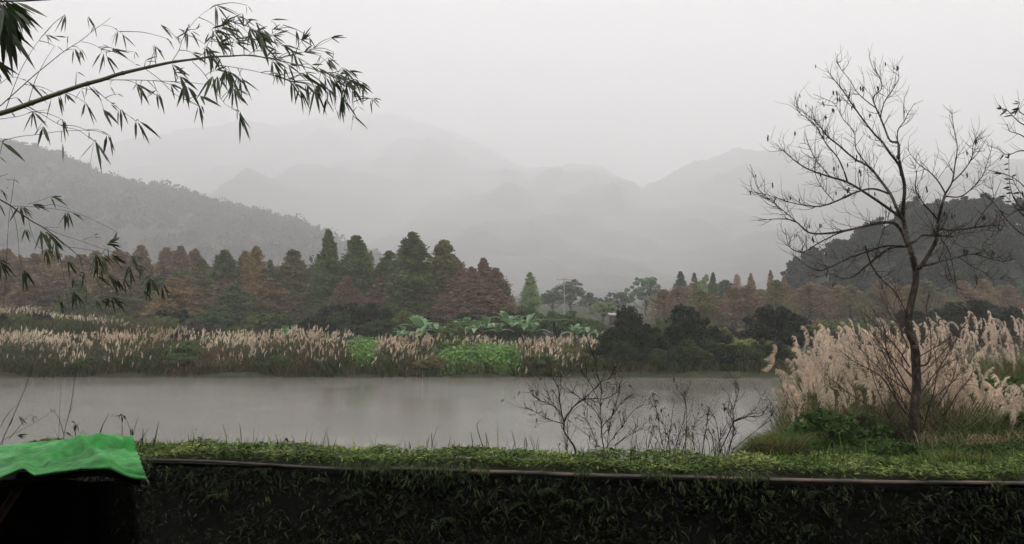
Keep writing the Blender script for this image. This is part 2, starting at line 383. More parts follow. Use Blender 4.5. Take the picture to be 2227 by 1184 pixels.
OL = (.056, .053, .023); OG = (.038, .052, .018); RU = (.078, .052, .036); GB = (.092, .066, .030); BR = (.076, .053, .032); DG = (.0065, .0105, .0055)
PG = (.085, .115, .055); MG = (.036, .050, .026)
G1 = 'cypresses in the row across the pond'
cy = [  # px, top, width, distance, colour, label
 (305, 533, 62, 92, BR, 'brown-green cypress just right of the hanging bamboo spray'),
 (362, 538, 58, 96, BR, 'dull brown narrow cypress between the bamboo spray and the dark-tipped one'),
 (392, 534, 60, 93, RU, 'reddish brown cypress with a small dark green tip'),
 (422, 541, 64, 95, BR, 'brown cypress at the right end of the pinkish brown group'),
 (488, 543, 80, 84, OG, 'broad green cypress left of the golden brown double-topped one'),
 (533, 545, 74, 85, GB, 'golden brown cypress, lower left half of the double top'),
 (557, 533, 66, 83, GB, 'golden brown cypress, taller right half of the double top'),
 (587, 563, 46, 82, MG, 'low yellow-green cypress beside the golden brown pair'),
 (637, 542, 82, 84, OL, 'olive brown cypress with a green tip standing in a dip of the row'),
 (713, 498, 74, 80, OG, 'tall slim green cypress, first of the three highest from the left'),
 (775, 512, 80, 81, OG, 'tall pointed olive cypress between the slim tall one and the widest one'),
 (845, 543, 80, 81, OG, 'low round-topped cypress just left of the widest green one'),
 (897, 504, 100, 78, OG, 'widest and densest dark green cypress with a smooth cone top'),
 (966, 522, 86, 80, OL, 'ragged olive cypress right of the widest dark green one'),
 (1002, 570, 56, 78, RU, 'small pointed rust red cypress beside the ragged olive one'),
 (1026, 580, 60, 76, RU, 'pale rust cypress in front of the leaning rust red crown'),
 (1051, 560, 72, 79, RU, 'tall rust red cypress near the right end of the row'),
 (1078, 582, 62, 78, RU, 'dark rust cypress on the falling right shoulder of the row'),
 (1098, 612, 44, 77, OL, 'lowest cypress closing the right end of the row'),
 (1153, 590, 42, 95, PG, 'lone pale green cypress in the gap right of the row'),
]
for a in cy: put_tree('cyp', a[0], a[1], a[2] * 1.55, a[3], a[4], 'cypress_tree', a[5], 'cypress', G1)
for i in range(14):
    px = -60 + i * 26 + r0.uniform(-8, 8)
    put_tree('feather' if i % 3 == 1 else 'cyp', px, r0.uniform(540, 556), r0.uniform(105, 145), r0.uniform(88, 104), [RU, BR, BR, GB][i % 4], 'cypress_tree',
             'hazy pinkish brown cypress in the packed row behind the bamboo spray', 'cypress', 'hazy brown cypresses at the left')
for i in range(26):
    px = 330 + i * 29 + r0.uniform(-9, 9)
    put_tree('feather' if i % 3 == 0 else 'cyp', px, r0.uniform(560, 598), r0.uniform(105, 140), r0.uniform(84, 96), [OL, BR, OG, OL][i % 4] if px < 960 else RU, 'cypress_tree',
             'lower cypress filling in behind the tall ones of the row', 'cypress', 'lower cypresses between the tall ones')
for i in range(30):
    px = 60 + i * 35 + r0.uniform(-12, 12)
    put_tree('cyp', px, r0.uniform(596, 636), r0.uniform(110, 150), r0.uniform(74, 82), [BR, OL, RU, OG, GB][i % 5] if px < 960 else RU, 'cypress_tree',
             'short broad cypress at the front foot of the cypress row', 'cypress', 'short cypresses at the front of the row')
put_tree('open', 678, 538, 34, 110, (.05, .06, .045), 'broadleaf_tree', 'thin grey-green tree showing between the olive and the tall slim cypress')
put_tree('feather', 806, 545, 40, 96, BR, 'broadleaf_tree', 'sparse brown tree peeping between two tall cypresses')

GR = (.05, .065, .05)
for a in [
 ('open', 1240, 604, 96, 165, GR, 'spreading grey-green tree on the skyline behind the utility pole'),
 ('open', 1200, 622, 66, 160, GR, 'small rounded grey tree left of the utility pole'),
 ('open', 1283, 634, 60, 150, GR, 'low grey tree right of the utility pole'),
 ('open', 1405, 590, 84, 140, (.07, .095, .07), 'airy pale green tree with clear gaps in its crown'),
 ('open', 1343, 628, 74, 150, GR, 'flat grey tree left of the airy pale green one'),
 ('open', 1312, 650, 70, 110, PG, 'light green tree above the white roofed shed'),
 ('cyp', 1480, 590, 46, 130, (.03, .045, .035), 'dark pointed conifer right of the airy pale tree'),
 ('cyp', 1510, 592, 44, 125, (.05, .06, .04), 'grey-green rounded conifer beside the dark pointed one'),
 ('open', 1534, 592, 50, 120, (.09, .11, .06), 'pale yellow-green leafy tree between two conifers'),
 ('cyp', 1551, 592, 36, 115, MG, 'slim green conifer behind the yellow-green leafy tree'),
 ('cyp', 1569, 611, 30, 115, (.03, .05, .035), 'small dark conifer in front of the pinkish bare wood'),
 ('feather', 1603, 596, 50, 125, (.15, .10, .09), 'thin pinkish bare tree left of the brown cypress'),
 ('cyp', 1633, 594, 44, 115, GB, 'brown cypress with a rounded top in the right hand wood'),
 ('cyp', 1676, 586, 34, 120, BR, 'slimmest and tallest brown cypress of the right hand wood'),
 ('cyp', 1706, 597, 44, 115, BR, 'brown cypress at the foot of the dark wooded hill'),
]: put_tree(a[0], a[1], a[2], a[3], a[4], a[5], {'cyp': 'cypress_tree', 'open': 'broadleaf_tree', 'feather': 'bare_tree'}[a[0]], a[6], 'tree')
for i in range(34):
    px = 1440 + i * 27 + r0.uniform(-8, 8); 
    put_tree('feather', px, r0.uniform(606, 634) + (12 if px < 1560 else 0), r0.uniform(90, 135), r0.uniform(72, 92), [BR, RU, GB, OL, RU, MG][i % 6], 'cypress_tree',
             'hazy reddish brown tree in the wood behind the right shore', 'tree', 'hazy brown trees behind the right shore')
for a in [
 (1366, 644, 66, 52, DG, 'tall narrow dark evergreen bush leaning over the right shore'),
 (1340, 700, 70, 50, DG, 'dark bush at the left foot of the tall narrow evergreen'),
 (1405, 690, 80, 51, DG, 'dark bush filling the dip right of the narrow evergreen'),
 (1490, 656, 92, 53, DG, 'high-peaked dark evergreen bush in the middle of the right shore'),
 (1440, 684, 60, 53, MG, 'green leafy bush left of the high-peaked dark one'),
 (1540, 694, 84, 51, DG, 'dark bush right of the high-peaked one'),
 (1683, 654, 122, 56, DG, 'big round dark evergreen bush left of the silvergrass'),
 (1735, 700, 70, 56, DG, 'dark bush half behind the silvergrass edge'),
 (1600, 730, 96, 50, (.09, .10, .035), 'yellow-green creeper-covered bush between two dark ones'),
 (1560, 740, 80, 48.5, (.075, .085, .03), 'low yellow-green bush beside the creeper-covered one'),
 (1662, 738, 90, 50, OL, 'olive bush under the big round dark one'),
 (730, 650, 100, 72, DG, 'dark bush under the tall slim cypress'),
 (795, 645, 110, 74, DG, 'widest dark bush under the cypress row'),
 (95, 672, 60, 66, DG, 'round dark bush among pale reeds behind the left shore'),
 (10, 676, 60, 64, DG, 'dark bush at the left edge of the far bank'),
 (385, 668, 90, 72, DG, 'dark low bush below the pinkish brown cypresses'),
 (455, 676, 90, 70, (.022, .035, .018), 'greenish low bush left of the bare brown patch'),
 (560, 690, 80, 70, OG, 'low olive bush behind the reeds'),
 (1150, 655, 66, 78, MG, 'green bush above the banana plants'),
 (1215, 665, 110, 70, (.03, .045, .02), 'wide dark green bush right of the banana plants'),
 (1290, 690, 70, 62, MG, 'green bush between the fern tree and the dark evergreens'),
 (2120, 648, 200, 62, DG, 'long dark green thicket behind the silvergrass plumes'),
 (1990, 668, 110, 60, DG, 'dark green bush seen right behind the bare tree trunk'),
 (2215, 650, 90, 60, DG, 'dark green bush at the far right behind the plumes'),
 (1810, 690, 110, 62, (.04, .05, .025), 'olive bush showing left of the bare tree above the plumes'),
 (1900, 690, 90, 60, MG, 'green bush between the olive one and the bare trunk'),
 (985, 700, 70, 60, OG, 'olive bush behind the banana plants'),
]: put_tree('round', a[0], a[1], a[2] * 1.1, a[3], a[4], 'bush', a[5], 'bush')
# low shrubs that line the water on the right, and fill under the woods
for i in range(26):
    px = 1325 + i * 16 + r0.uniform(-6, 6)
    put_tree('round', px, r0.uniform(728, 775), r0.uniform(56, 84), 47.3 + r0.uniform(0, 1.4), [DG, (.010, .015, .008), (.014, .022, .010), (.022, .03, .013)][i % 4], 'shrub',
             'low dark shrub at the water edge of the right shore', 'shrub', 'low shrubs along the right shore')
for i in range(46):
    px = -30 + i * 26 + r0.uniform(-9, 9)
    put_tree('round', px, r0.uniform(672, 694), r0.uniform(70, 100), r0.uniform(66, 76), [DG, (.022, .03, .017), (.03, .028, .02), OG][i % 4], 'shrub',
             'low shrub in the dark undergrowth beneath the cypress row', 'shrub', 'undergrowth shrubs below the cypresses')
for i in range(26):
    px = 1430 + i * 34 + r0.uniform(-9, 9)
    put_tree('round', px, r0.uniform(690, 712), r0.uniform(80, 110), r0.uniform(60, 80), [DG, OG, BR, OL][i % 4], 'shrub',
             'low shrub in the undergrowth of the wood behind the right shore', 'shrub', 'undergrowth shrubs of the right hand wood')

# ------------------------------------------------------------------ wooded hills
def forest(name, V, n, seed, hmin, hmax, size, nleaf, tlo=.25):
    r = rng(seed); mb = MB(); nU, nT = V.shape[:2]; nT = int(nT * .78)
    for k in range(n):
        i = r.integers(0, nU); j = int((r.uniform(tlo, 1) ** .7) * (nT - 1)) if k > n * .3 else nT - 1 - int(r.integers(0, 4))
        c = V[i, j] + [r.normal() * 3, 0, 0]; h = r.uniform(hmin, hmax); R = h * r.uniform(.36, .55)
        m = 5
        for q in range(m):
            cc = c + [r.normal() * R * .45, r.normal() * R * .4, h * r.uniform(.35, .85)]
            q3 = norm(r.normal(size=(nleaf, 3))) * (r.random((nleaf, 1)) ** .4) * R * r.uniform(.35, .6)
            chips(mb, cc + q3, size, seed=int(r.integers(1e9)), elong=1.3)
    o = mb.build(name, M_leaf_far); o.color = (.028, .036, .022, 1)
    return o
tag(forest('forest', VL, 3000, 71, 10, 19, 1.9, 26), 'grey hazy forest covering the left hillside', 'forest', kind='stuff')
# right hill: trees one can tell apart
HT = [broadleaf_meshes(500 + i, 2.6, 6.0, 46, 95, .26, base=.12, leafm=M_leaf) for i in range(4)]
r = rng(77); nU, nT = VR.shape[:2]; crest = 60
HM = []
for c_, t_ in HT: HM.append(c_)
for k in range(230):
    i = int(r.integers(0, int(nU * .72))); j = int((r.uniform(.05, 1) ** .75) * (crest - 1)) if k > 60 else crest - 1 - int(r.integers(0, 3))
    c = VR[i, j]; o = obj('hill_tree', HM[k % 4]); s = r.uniform(.75, 1.25)
    o.location = (c[0] + r.normal() * .6, c[1], c[2] - .9); s *= 1.08; o.scale = (s, s, s * r.uniform(.8, 1.15)); o.rotation_euler = (0, 0, r.uniform(0, 6.28))
    g = r.uniform(.5, 1.7); o.color = (.011 * g, .026 * g, .010 * g, 1)
    tag(o, 'dark evergreen tree in the wood on the near right hill', 'tree', 'evergreens covering the right hill')
o = put_tree('cyp', 2125, 438, 26, 170, (.012, .018, .012), 'hill_tree', 'pointed evergreen rising highest above the crest of the right hill', foot=18.0)

# ------------------------------------------------------------------ far bank reeds
r = rng(21)
def reed_patch(n, pxr, yr, hfun, seed, keep=None):
    r = rng(seed); px = r.uniform(*pxr, n); Yd = r.uniform(*yr, n)
    x = (px - CX) / F * Yd; z = ground_z(x, Yd); h = hfun(px, Yd) * r.uniform(.75, 1.12, n)
    k = h > .15
    return px[k], np.stack([x, Yd, z], 1)[k], h[k]
def reed_h(px, Yd):
    h = 1.62 + 1.0 * fbm(px * .02, Yd * .35, 3) - .018 * (Yd - 47) - .35 * sstep(800, 1000, px) + .1 * np.sin(px * .02)
    h = h * (1 - .55 * np.exp(-((px - 400) / 34) ** 2) * (Yd < 51)) * (1 - .6 * np.exp(-((px - 795) / 26) ** 2))
    h = np.where((px > 930) & (px < 1130), np.where(Yd < 52, h * .3, h * .95), h)
    return h * (1 - .25 * (Yd < 47.8))
mb = MB()
px, b_, h = reed_patch(26000, (-60, 1340), (46.1, 57), reed_h, 22)
a = r.uniform(0, 6.28, len(b_)); lean = np.stack([np.cos(a), np.sin(a), 0 * a], 1)
blades(mb, b_, lean, h * .9, .04, 23, bend=.7)
tag(mb.build('reeds', M_farblade), 'green and brown reed leaves along the far shore', 'reeds', kind='stuff')
def simple_plumes(mb, base, H, seed, L=.36, n=8, w=.024):
    r = rng(seed); ln_ = r.normal(size=(len(base), 3)) * [.45, .3, 0]
    for k in range(n):
        m = len(base); a = r.uniform(-1.2, 1.2, m) + .3; out = np.stack([np.cos(a), np.sin(a) * .6, 0 * a], 1)
        st = base + ln_ * .4 + np.array([0, 0, 1.]) * H[:, None] + [0, 0, 1] * (r.uniform(-.16, .06, m)[:, None])
        d = out * .34 + [0, 0, 1] + ln_
        leaves(mb, st, d, r.normal(size=(m, 3)), L * r.uniform(.6, 1.1, m), w * r.uniform(.8, 1.6, m), droop=.22)
mb = MB()
kx, kb, kh = reed_patch(5200, (-60, 1320), (46.3, 57), reed_h, 24)
r = rng(25); dens = .38 + 1.9 * fbm(kx * .018, kb[:, 1] * .25) + .35 * (kb[:, 1] > 50)
dens = np.where((kx > 385) & (kx < 470) & (kb[:, 1] < 50), dens * .15, dens); dens = np.where((kx > 940) & (kx < 1120), np.where(kb[:, 1] < 52, .03, .3), dens)
dens = np.where((kx > 1120), dens * 1.2, dens)
k = r.random(len(kx)) < dens * .85
simple_plumes(mb, kb[k], kh[k] * np.where(r.random(k.sum()) < .5, r.uniform(.22, .95, k.sum()), .96), 26)
# second, paler stand further back at the left
b2x = r.uniform(-40, 345, 260); b2y = r.uniform(60, 66, 260)
bb = np.stack([(b2x - CX) / F * b2y, b2y, ground_z((b2x - CX) / F * b2y, b2y)], 1)
simple_plumes(mb, bb, (2.7 + .9 * fbm(b2x * .03, b2y)) - .005 * np.maximum(0, b2x - 60), 27, L=.4, n=4)
tag(mb.build('reed_plumes', M_farplume), 'pale pinkish seed heads above the reeds on the far shore', 'reeds', kind='stuff')
mb = MB(); b3x = r.uniform(-40, 360, 6000); b3y = r.uniform(60, 67, 6000)
bb = np.stack([(b3x - CX) / F * b3y, b3y, ground_z((b3x - CX) / F * b3y, b3y)], 1); a = r.uniform(0, 6.28, 6000)
blades(mb, bb, np.stack([np.cos(a), np.sin(a), 0 * a], 1), r.uniform(1.4, 2.8, 6000), .05, 28, bend=.5)
tag(mb.build('reeds', M_farblade), 'grey-green reeds standing back from the left shore', 'reeds', kind='stuff')
# bright creeper mound and low grass between the reeds
mb = MB(); N = 20000; px = r.uniform(935, 1155, N); Yd = 46.3 + np.abs(r.normal(0, 3.2, N)); x = (px - CX) / F * Yd
top = ground_z(x, Yd) + np.maximum(0, (.85 + .45 * fbm(x * .9, Yd * .9)) * sstep(925, 985, px) * sstep(1165, 1110, px)) * sstep(45.8, 48.2, Yd)
chips(mb, np.stack([x, Yd, top * 1 - r.random(N) ** 2 * .8], 1), .12, 31, flat=.6, elong=1.3)
px = r.normal(790, 16, 1500); Yd = r.uniform(46.5, 52, 1500); x = (px - CX) / F * Yd
chips(mb, np.stack([x, Yd, ground_z(x, Yd) + r.uniform(.2, 1.5, 1500)], 1), .12, 32, flat=.5)
tag(mb.build('ground_cover', M_fargreen), 'fresh green creeper mound sloping to the water between the reeds', 'creeper', kind='stuff')
# dull weeds along the waterline
mb = MB(); N = 9000; px = r.uniform(-80, 2300, N); Yd = 46.2 + np.abs(r.normal(0, 1.2, N)); x = (px - CX) / F * Yd
a = r.uniform(0, 6.28, N); blades(mb, np.stack([x, Yd, ground_z(x, Yd)], 1), np.stack([np.cos(a), np.sin(a), 0 * a], 1), r.uniform(.3, .9, N), .04, 33)
tag(mb.build('shore_grass', M_farblade), 'dull grass fringing the far waterline', 'grass', kind='stuff')

for i, (px, top, wp, Yd, c_) in enumerate([(70, 716, 60, 57, MG), (330, 712, 70, 56, OG), (405, 730, 90, 50, (.035, .05, .02)), (450, 722, 70, 54, MG), (520, 708, 70, 58, OG), (400, 764, 80, 47.4, (.03, .045, .018)), (700, 716, 80, 58, OG), (790, 742, 70, 52, MG),
      (830, 765, 60, 48, OG), (905, 745, 90, 51, MG), (985, 738, 90, 53, OG), (940, 772, 90, 47.6, OL), (1180, 764, 70, 47.5, OG), (1250, 750, 80, 49, OL), (180, 770, 60, 47.3, OG), (610, 768, 70, 47.4, OG), (20, 745, 60, 50, OG)]):
    put_tree('round', px, top, wp, Yd, c_, 'shrub', 'green shrub grown in among the reeds of the far shore', 'shrub', 'green shrubs among the reeds')
# banana plants
def banana(seed):
    r = rng(seed); ms = MB(); ml = MB()
    tube(ms, [(0, 0, -.1), (.03, 0, .5), (.05, .02, 1.15)], [.11, .09, .06], 7)
    for k in range(9):
        a = k * 2.4 + r.uniform(-.3, .3); el = r.uniform(.35, 1.25); Ln = r.uniform(1.1, 1.7)
        d = np.array([cos(a) * cos(el), sin(a) * cos(el), sin(el)]); s = np.array([-sin(a), cos(a), 0]); pts = []
        for t in np.linspace(0, 1, 9): pts.append(np.array([.05, .02, 1.1]) + d * Ln * t + np.array([cos(a) * .2, sin(a) * .2, -1]) * Ln * .42 * t ** 2.4)
        pts = np.array(pts); w = np.array([.015, .05, .17, .22, .24, .23, .19, .12, .01]); nrm = np.array([0, 0, 1.0])
        L_ = pts + s * w[:, None] + nrm * w[:, None] * .28; R_ = pts - s * w[:, None] + nrm * w[:, None] * .28
        v = np.concatenate([L_, pts, R_]); i = np.arange(8)
        ml.add(v, np.concatenate([np.stack([i, i + 9, i + 10, i + 1], 1), np.stack([i + 9, i + 18, i + 19, i + 10], 1)]))
    return ms.mesh('stem', [M_farblade]), ml.mesh('leaves', [M_banana])
BAN = [banana(600 + i) for i in range(4)]
spots = [(880, 700, 60), (905, 672, 61), (925, 682, 60), (950, 690, 61), (915, 700, 58), (985, 700, 60), (1010, 678, 62), (1035, 682, 61), (1060, 676, 62), (1085, 690, 60), (1105, 664, 64), (1125, 668, 63), (1145, 672, 62),
         (1160, 690, 60), (1250, 695, 59), (1278, 698, 59), (622, 700, 60), (640, 704, 59), (870, 712, 58)]
for i, (px, top, Yd) in enumerate(spots):
    x = (px - CX) / F * Yd; z = float(ground_z(x, Yd)); hgt = P(px, top, Yd)[2] - z; s = hgt / 2.25
    root = empty('banana_plant', (x, Yd, z), r0.uniform(0, 6.28)); root.scale = (s * .85, s * .85, s)
    obj('stem', BAN[i % 4][0], root); obj('leaves', BAN[i % 4][1], root)
    if px in (622, 640): lab = 'small pale banana plant behind the reeds below the olive cypresses'; g = 'small banana plants left of the dark bush'
    elif px < 975: lab = 'banana plant in the left clump behind the reeds, under the dark cypress'; g = 'banana plants of the left clump'
    elif px < 1200: lab = 'banana plant in the long right clump behind the reeds'; g = 'banana plants of the right clump'
    else: lab = 'small banana plant between the fern tree and the dark evergreens'; g = 'banana plants beside the fern tree'
    tag(root, lab, 'banana plant', g)
# tree fern
Yd = 56; x = (1205 - CX) / F * Yd; z = float(ground_z(x, Yd)); root = empty('tree_fern', (x, Yd, z)); top = P(1205, 700, Yd)[2] - z
mt = MB(); tube(mt, [(0, 0, -.1), (.04, 0, top * .5), (0, 0, top)], [.11, .09, .08], 7); mt.build('trunk', M_pod, root)
mf = MB(); r = rng(9)
for k in range(16):
    a = k * .393; Ln = r.uniform(1.0, 1.4); q = []
    for t in np.linspace(0, 1, 26):
        c = np.array([cos(a), sin(a), 0]) * Ln * t + [0, 0, top + .35 * sin(t * 2.4) * .8 - .15 * t]
        q.append(c)
    q = np.array(q); s = np.array([-sin(a), cos(a), 0])
    for sg in (-1, 1):
        w = .28 * np.sin(np.linspace(.35, 3.0, 26))
        leaves(mf, q, np.tile(s * sg + np.array([cos(a), sin(a), 0]) * .3, (26, 1)), np.tile([0, 0, 1.0], (26, 1)), w, .05, droop=.2)
mf.build('fronds', leaf_mat('fern_frond', (.06, .085, .03), trans=.2), root)
tag(root, 'flat-topped tree fern on a thin trunk above the pale reeds', 'tree fern')

# utility pole and shed far behind
M_conc = ramp_mat('pale_concrete', [(.3, (.22, .21, .2)), (.7, (.34, .33, .31))], 4, .8)
Yd = 130; pt = P(1227, 604, Yd); z0 = float(ground_z(pt[0], Yd)); root = empty('utility_pole', (pt[0], Yd, z0)); H = pt[2] - z0
m = MB(); tube(m, [(0, 0, -.2), (0, 0, H)], [.11, .08], 10); m.build('pole', M_conc, root)
m = MB()
for zz, hw in ((H - .35, 1.2), (H - 1.1, .9)):
    tube(m, [(-hw, 0, zz), (hw, 0, zz)], .06, 6)
    for xx in np.linspace(-hw + .1, hw - .1, 4): tube(m, [(xx, 0, zz), (xx, 0, zz + .28)], [.05, .03], 6)
m.build('crossarm', M_conc, root); tag(root, 'thin pale utility pole with crossarms before the hazy skyline trees', 'utility pole')
Yd = 100; c = P(1334, 683, Yd); z0 = float(ground_z(c[0], Yd)); root = empty('shed', (c[0], Yd, z0)); hw = c[2] - z0
def box(m, a, b_, mi=0):
    (x0, y0, z0_), (x1, y1, z1) = a, b_
    v = [(x0, y0, z0_), (x1, y0, z0_), (x1, y1, z0_), (x0, y1, z0_), (x0, y0, z1), (x1, y0, z1), (x1, y1, z1), (x0, y1, z1)]
    m.add(v, [[0, 3, 2, 1], [4, 5, 6, 7], [0, 1, 5, 4], [1, 2, 6, 5], [2, 3, 7, 6], [3, 0, 4, 7]], mi)
m = MB(); box(m, (-.5, -.5, -.2), (.5, .5, hw - .12)); m.build('wall', M_bark_far, root, smooth=False)
m = MB(); v = [(-.65, -.6, hw - .12), (.65, -.6, hw - .12), (.65, 0, hw + .1), (-.65, 0, hw + .1), (.65, .6, hw - .12), (-.65, .6, hw - .12)]
v += [(a, b_, c_ - .08) for a, b_, c_ in v]
m.add(v, [[0, 1, 2, 3], [3, 2, 4, 5], [9, 8, 7, 6], [11, 10, 8, 9], [0, 6, 7, 1], [4, 10, 11, 5]]); m.add([v[0], v[3], v[5], v[11], v[9], v[6]], [[0, 1, 2, 3, 4, 5]]); m.add([v[1], v[7], v[8], v[10], v[4], v[2]], [[0, 1, 2, 3, 4, 5]])
m.build('roof', ramp_mat('white_sheet_roof', [(.3, (.2, .2, .2)), (.7, (.3, .3, .29))], 3, .5), root, smooth=False)
tag(root, 'tiny white-roofed shed glimpsed left of the narrow dark evergreen', 'shed')

# ------------------------------------------------------------------ near silvergrass on the right bank
def plume_mesh(seed, nod=1.0, L=.42):
    """one seed head: an arching axis with soft racemes drooping to one side"""
    r = rng(seed); mb = MB(); n = 36; V = []
    ax = spline([(0, 0, 0), (.02 * nod, 0, .17), (.08 * nod, 0, .33), (.20 * nod, 0, .42)], 6)
    for k in range(n):
        t = r.uniform(0, .96); c = ax[int(t * (len(ax) - 1))]; Ln = L * .54 * r.uniform(.6, 1.1) * (1 - .40 * t)
        a = r.normal() * .75; out = np.array([cos(a), sin(a) * .55, 0]) * (.30 * nod + .10) ; pts = []
        for q in np.linspace(0, 1, 6):
            pts.append(c + np.array([0, 0, 1]) * Ln * .55 * q + out * Ln * q ** 1.2 + np.array([.12 * nod, 0, -1.0]) * Ln * .85 * nod * q ** 2.2)
        V.append(np.array(pts))
    V = np.array(V)                                   # n,6,3
    w = np.array([.003, .005, .006, .0055, .0045, .0008])
    for k in range(n):
        for s in (r.normal(size=3), r.normal(size=3)):
            t = norm(np.gradient(V[k], axis=0)); sd = norm(np.cross(t, s)); a_, b2 = V[k] + sd * w[:, None], V[k] - sd * w[:, None]
            i = np.arange(5); mb.add(np.concatenate([a_, b2]), np.stack([i, i + 1, i + 7, i + 6], 1))
    # silky hairs
    m = 700; k = r.integers(0, n, m); q = r.integers(0, 5, m); f = r.random((m, 1)); st = V[k, q] * (1 - f) + V[k, q + 1] * f
    leaves(mb, st, r.normal(size=(m, 3)) * [1, 1, .6] + [.4 * nod, 0, -.2], r.normal(size=(m, 3)), r.uniform(.012, .032, m), .0045, droop=.2)
    tube(mb, ax, np.linspace(.004, .0015, len(ax)), 4)
    return mb.mesh('plume', [M_plume])
PL = [plume_mesh(700 + i, nod=(1, 1.3, .7, 1.1, .5, .9)[i]) for i in range(6)]
def grass_clump(seed, H):
    r = rng(seed); mb = MB(); N = 260; a = r.uniform(0, 6.28, N); rad = r.random(N) ** .5 * .28
    base = np.stack([np.cos(a) * rad, np.sin(a) * rad, 0 * a - .1], 1); a2 = a + r.normal(0, .8, N)
    blades(mb, base, np.stack([np.cos(a2), np.sin(a2), 0 * a], 1), r.uniform(.5, 1.12, N) * H, .014, seed + 1, bend=.62)
    blades(mb, base[:60], np.stack([np.cos(a2[:60]), np.sin(a2[:60]), 0 * a2[:60]], 1), r.uniform(.3, .7, 60) * H, .015, seed + 2, bend=1.0)
    return mb.mesh('blades', [M_blade])
CL = [grass_clump(800 + i, 1.0) for i in range(5)]
M_stalk = ramp_mat('dry_stalk', [(.3, (.10, .075, .035)), (.7, (.2, .15, .08))], 8, .7)
def silvergrass(px, Yd, H, nplume, seed, label, group, lean=0.0, spread=.42):
    r = rng(seed); x = (px - CX) / F * Yd; z = float(ground_z(x, Yd))
    root = empty('silvergrass_clump', (x, Yd, z)); c = obj('blades', CL[seed % 5], root); c.scale = (H * .62, H * .62, H * .92); c.rotation_euler = (0, 0, r.uniform(0, 6.28))
    ms = MB()
    for k in range(nplume):
        a = r.uniform(0, 6.28); q = r.random() ** .5; hh = H * r.uniform(.62, 1.0); tip = np.array([cos(a) * q * spread * H * .55 + lean, sin(a) * q * spread * H * .5, hh - .3])
        mid = tip * [.35, .35, .55]; b_ = np.array([cos(a) * .12, sin(a) * .12, -.05])
        tube(ms, spline([b_, mid, tip], 3), [.005, .005, .0045, .004, .0035, .003, .0025], 3)
        o = obj('plume', PL[int(r.integers(6))], root); o.location = tip; s = r.uniform(.55, 1.08)
        o.scale = (s, s, s); o.rotation_euler = (r.normal() * .14, r.normal() * .14 + lean * .25, (pi if r.random() < .82 else 0) + r.normal() * .5)
    ms.build('stalks', M_stalk, root)
    return tag(root, label, 'silvergrass', group)
r = rng(31); ncl = 0
def stand(n, pxr, yr, Hr, npl, label, group, seed):
    r = rng(seed)
    for i in range(n):
        px = pxr[0] + (pxr[1] - pxr[0]) * (i + r.uniform(.1, .9)) / n
        silvergrass(px, r.uniform(*yr), r.uniform(*Hr), int(r.integers(*npl)), seed * 50 + i, label, group)
stand(13, (1740, 1990), (17, 19.5), (2.1, 2.6), (9, 14), 'tall pale silvergrass clump at the back, left of the bare trunk', 'tall silvergrass left of the trunk', 41)
stand(14, (2000, 2320), (19, 22), (2.5, 3.05), (10, 15), 'tall pale silvergrass clump at the back, right of the bare trunk', 'tall silvergrass right of the trunk', 42)
stand(12, (1750, 2110), (14.8, 16.6), (1.7, 2.1), (11, 16), 'dense pale silvergrass clump in the middle of the stand', 'silvergrass in the middle of the stand', 43)
stand(7, (1900, 2120), (13.0, 14.2), (1.3, 1.65), (10, 15), 'shorter silvergrass clump close behind the bare trunk', 'shorter silvergrass near the trunk', 44)
stand(9, (2060, 2300), (12.2, 14.5), (.95, 1.3), (7, 11), 'low drooping silvergrass clump at the right edge', 'low silvergrass at the right edge', 45)
stand(7, (1715, 1800), (15, 18), (1.2, 1.9), (9, 14), 'silvergrass clump leaning over the water at the left end of the stand', 'silvergrass at the water end', 46)
stand(9, (1705, 1890), (12.6, 14.2), (1.1, 1.5), (2, 5), 'tall green grass clump with few seed heads at the left base of the stand', 'green grass clumps at the left base of the stand', 47)
# two plumes hanging out over the water
for (px, py, lab) in ((1655, 792, 'upper of two nodding seed heads hanging out over the water'), (1650, 815, 'lower of two nodding seed heads hanging out over the water')):
    q = P(px, py, 15.5); root = empty('silvergrass', (q[0] + .75, 15.5, q[2] - .95))
    m = MB(); tube(m, spline([(0, 0, 0), (-.08, 0, .5), (-.35, 0, .86), (-.60, 0, 1.0)], 4), np.linspace(.005, .0025, 13), 4); m.build('stalk', M_stalk, root)
    for k in range(3):
        o = obj('plume', PL[(1, 3, 0)[k]], root); o.location = (-.58, .02 * k, 1.0); o.rotation_euler = (.2 * k - .2, -1.15 - .12 * k, pi * 0 + .2 * k); o.rotation_euler = (0, -.9, pi); o.scale = (.7, .6 + .2 * k, .7)
    tag(root, lab, 'silvergrass')

# grassy bank below the stand (nobody could count it)
mb = MB(); N = 30000; r = rng(51); px = r.uniform(1540, 2300, N); Yd = r.uniform(8.2, 14.5, N); x = (px - CX) / F * Yd
k = (x - .4) / Yd > .255; x = x[k]; Yd = Yd[k]; n_ = len(x); cl = .55 + 1.5 * fbm(x * 1.1, Yd * 1.1)
a = r.uniform(0, 6.28, n_)
blades(mb, np.stack([x, Yd, ground_z(x, Yd)], 1), np.stack([np.cos(a), np.sin(a), 0 * a], 1), np.clip(cl, .12, 1.0) * r.uniform(.35, .95, n_) * np.where(Yd < 11.6, .42, 1.0), .010, 52, bend=.75)
tag(mb.build('bank_grass', M_grass), 'green grass covering the bank below the silvergrass', 'grass', kind='stuff')
mb = MB(); N = 15000; px = r.uniform(1530, 1720, N); Yd = r.uniform(10.5, 13.5, N); x = (px - CX) / F * Yd
tz = ground_z(x, Yd)
hm = .55 * sstep(1555, 1680, px)
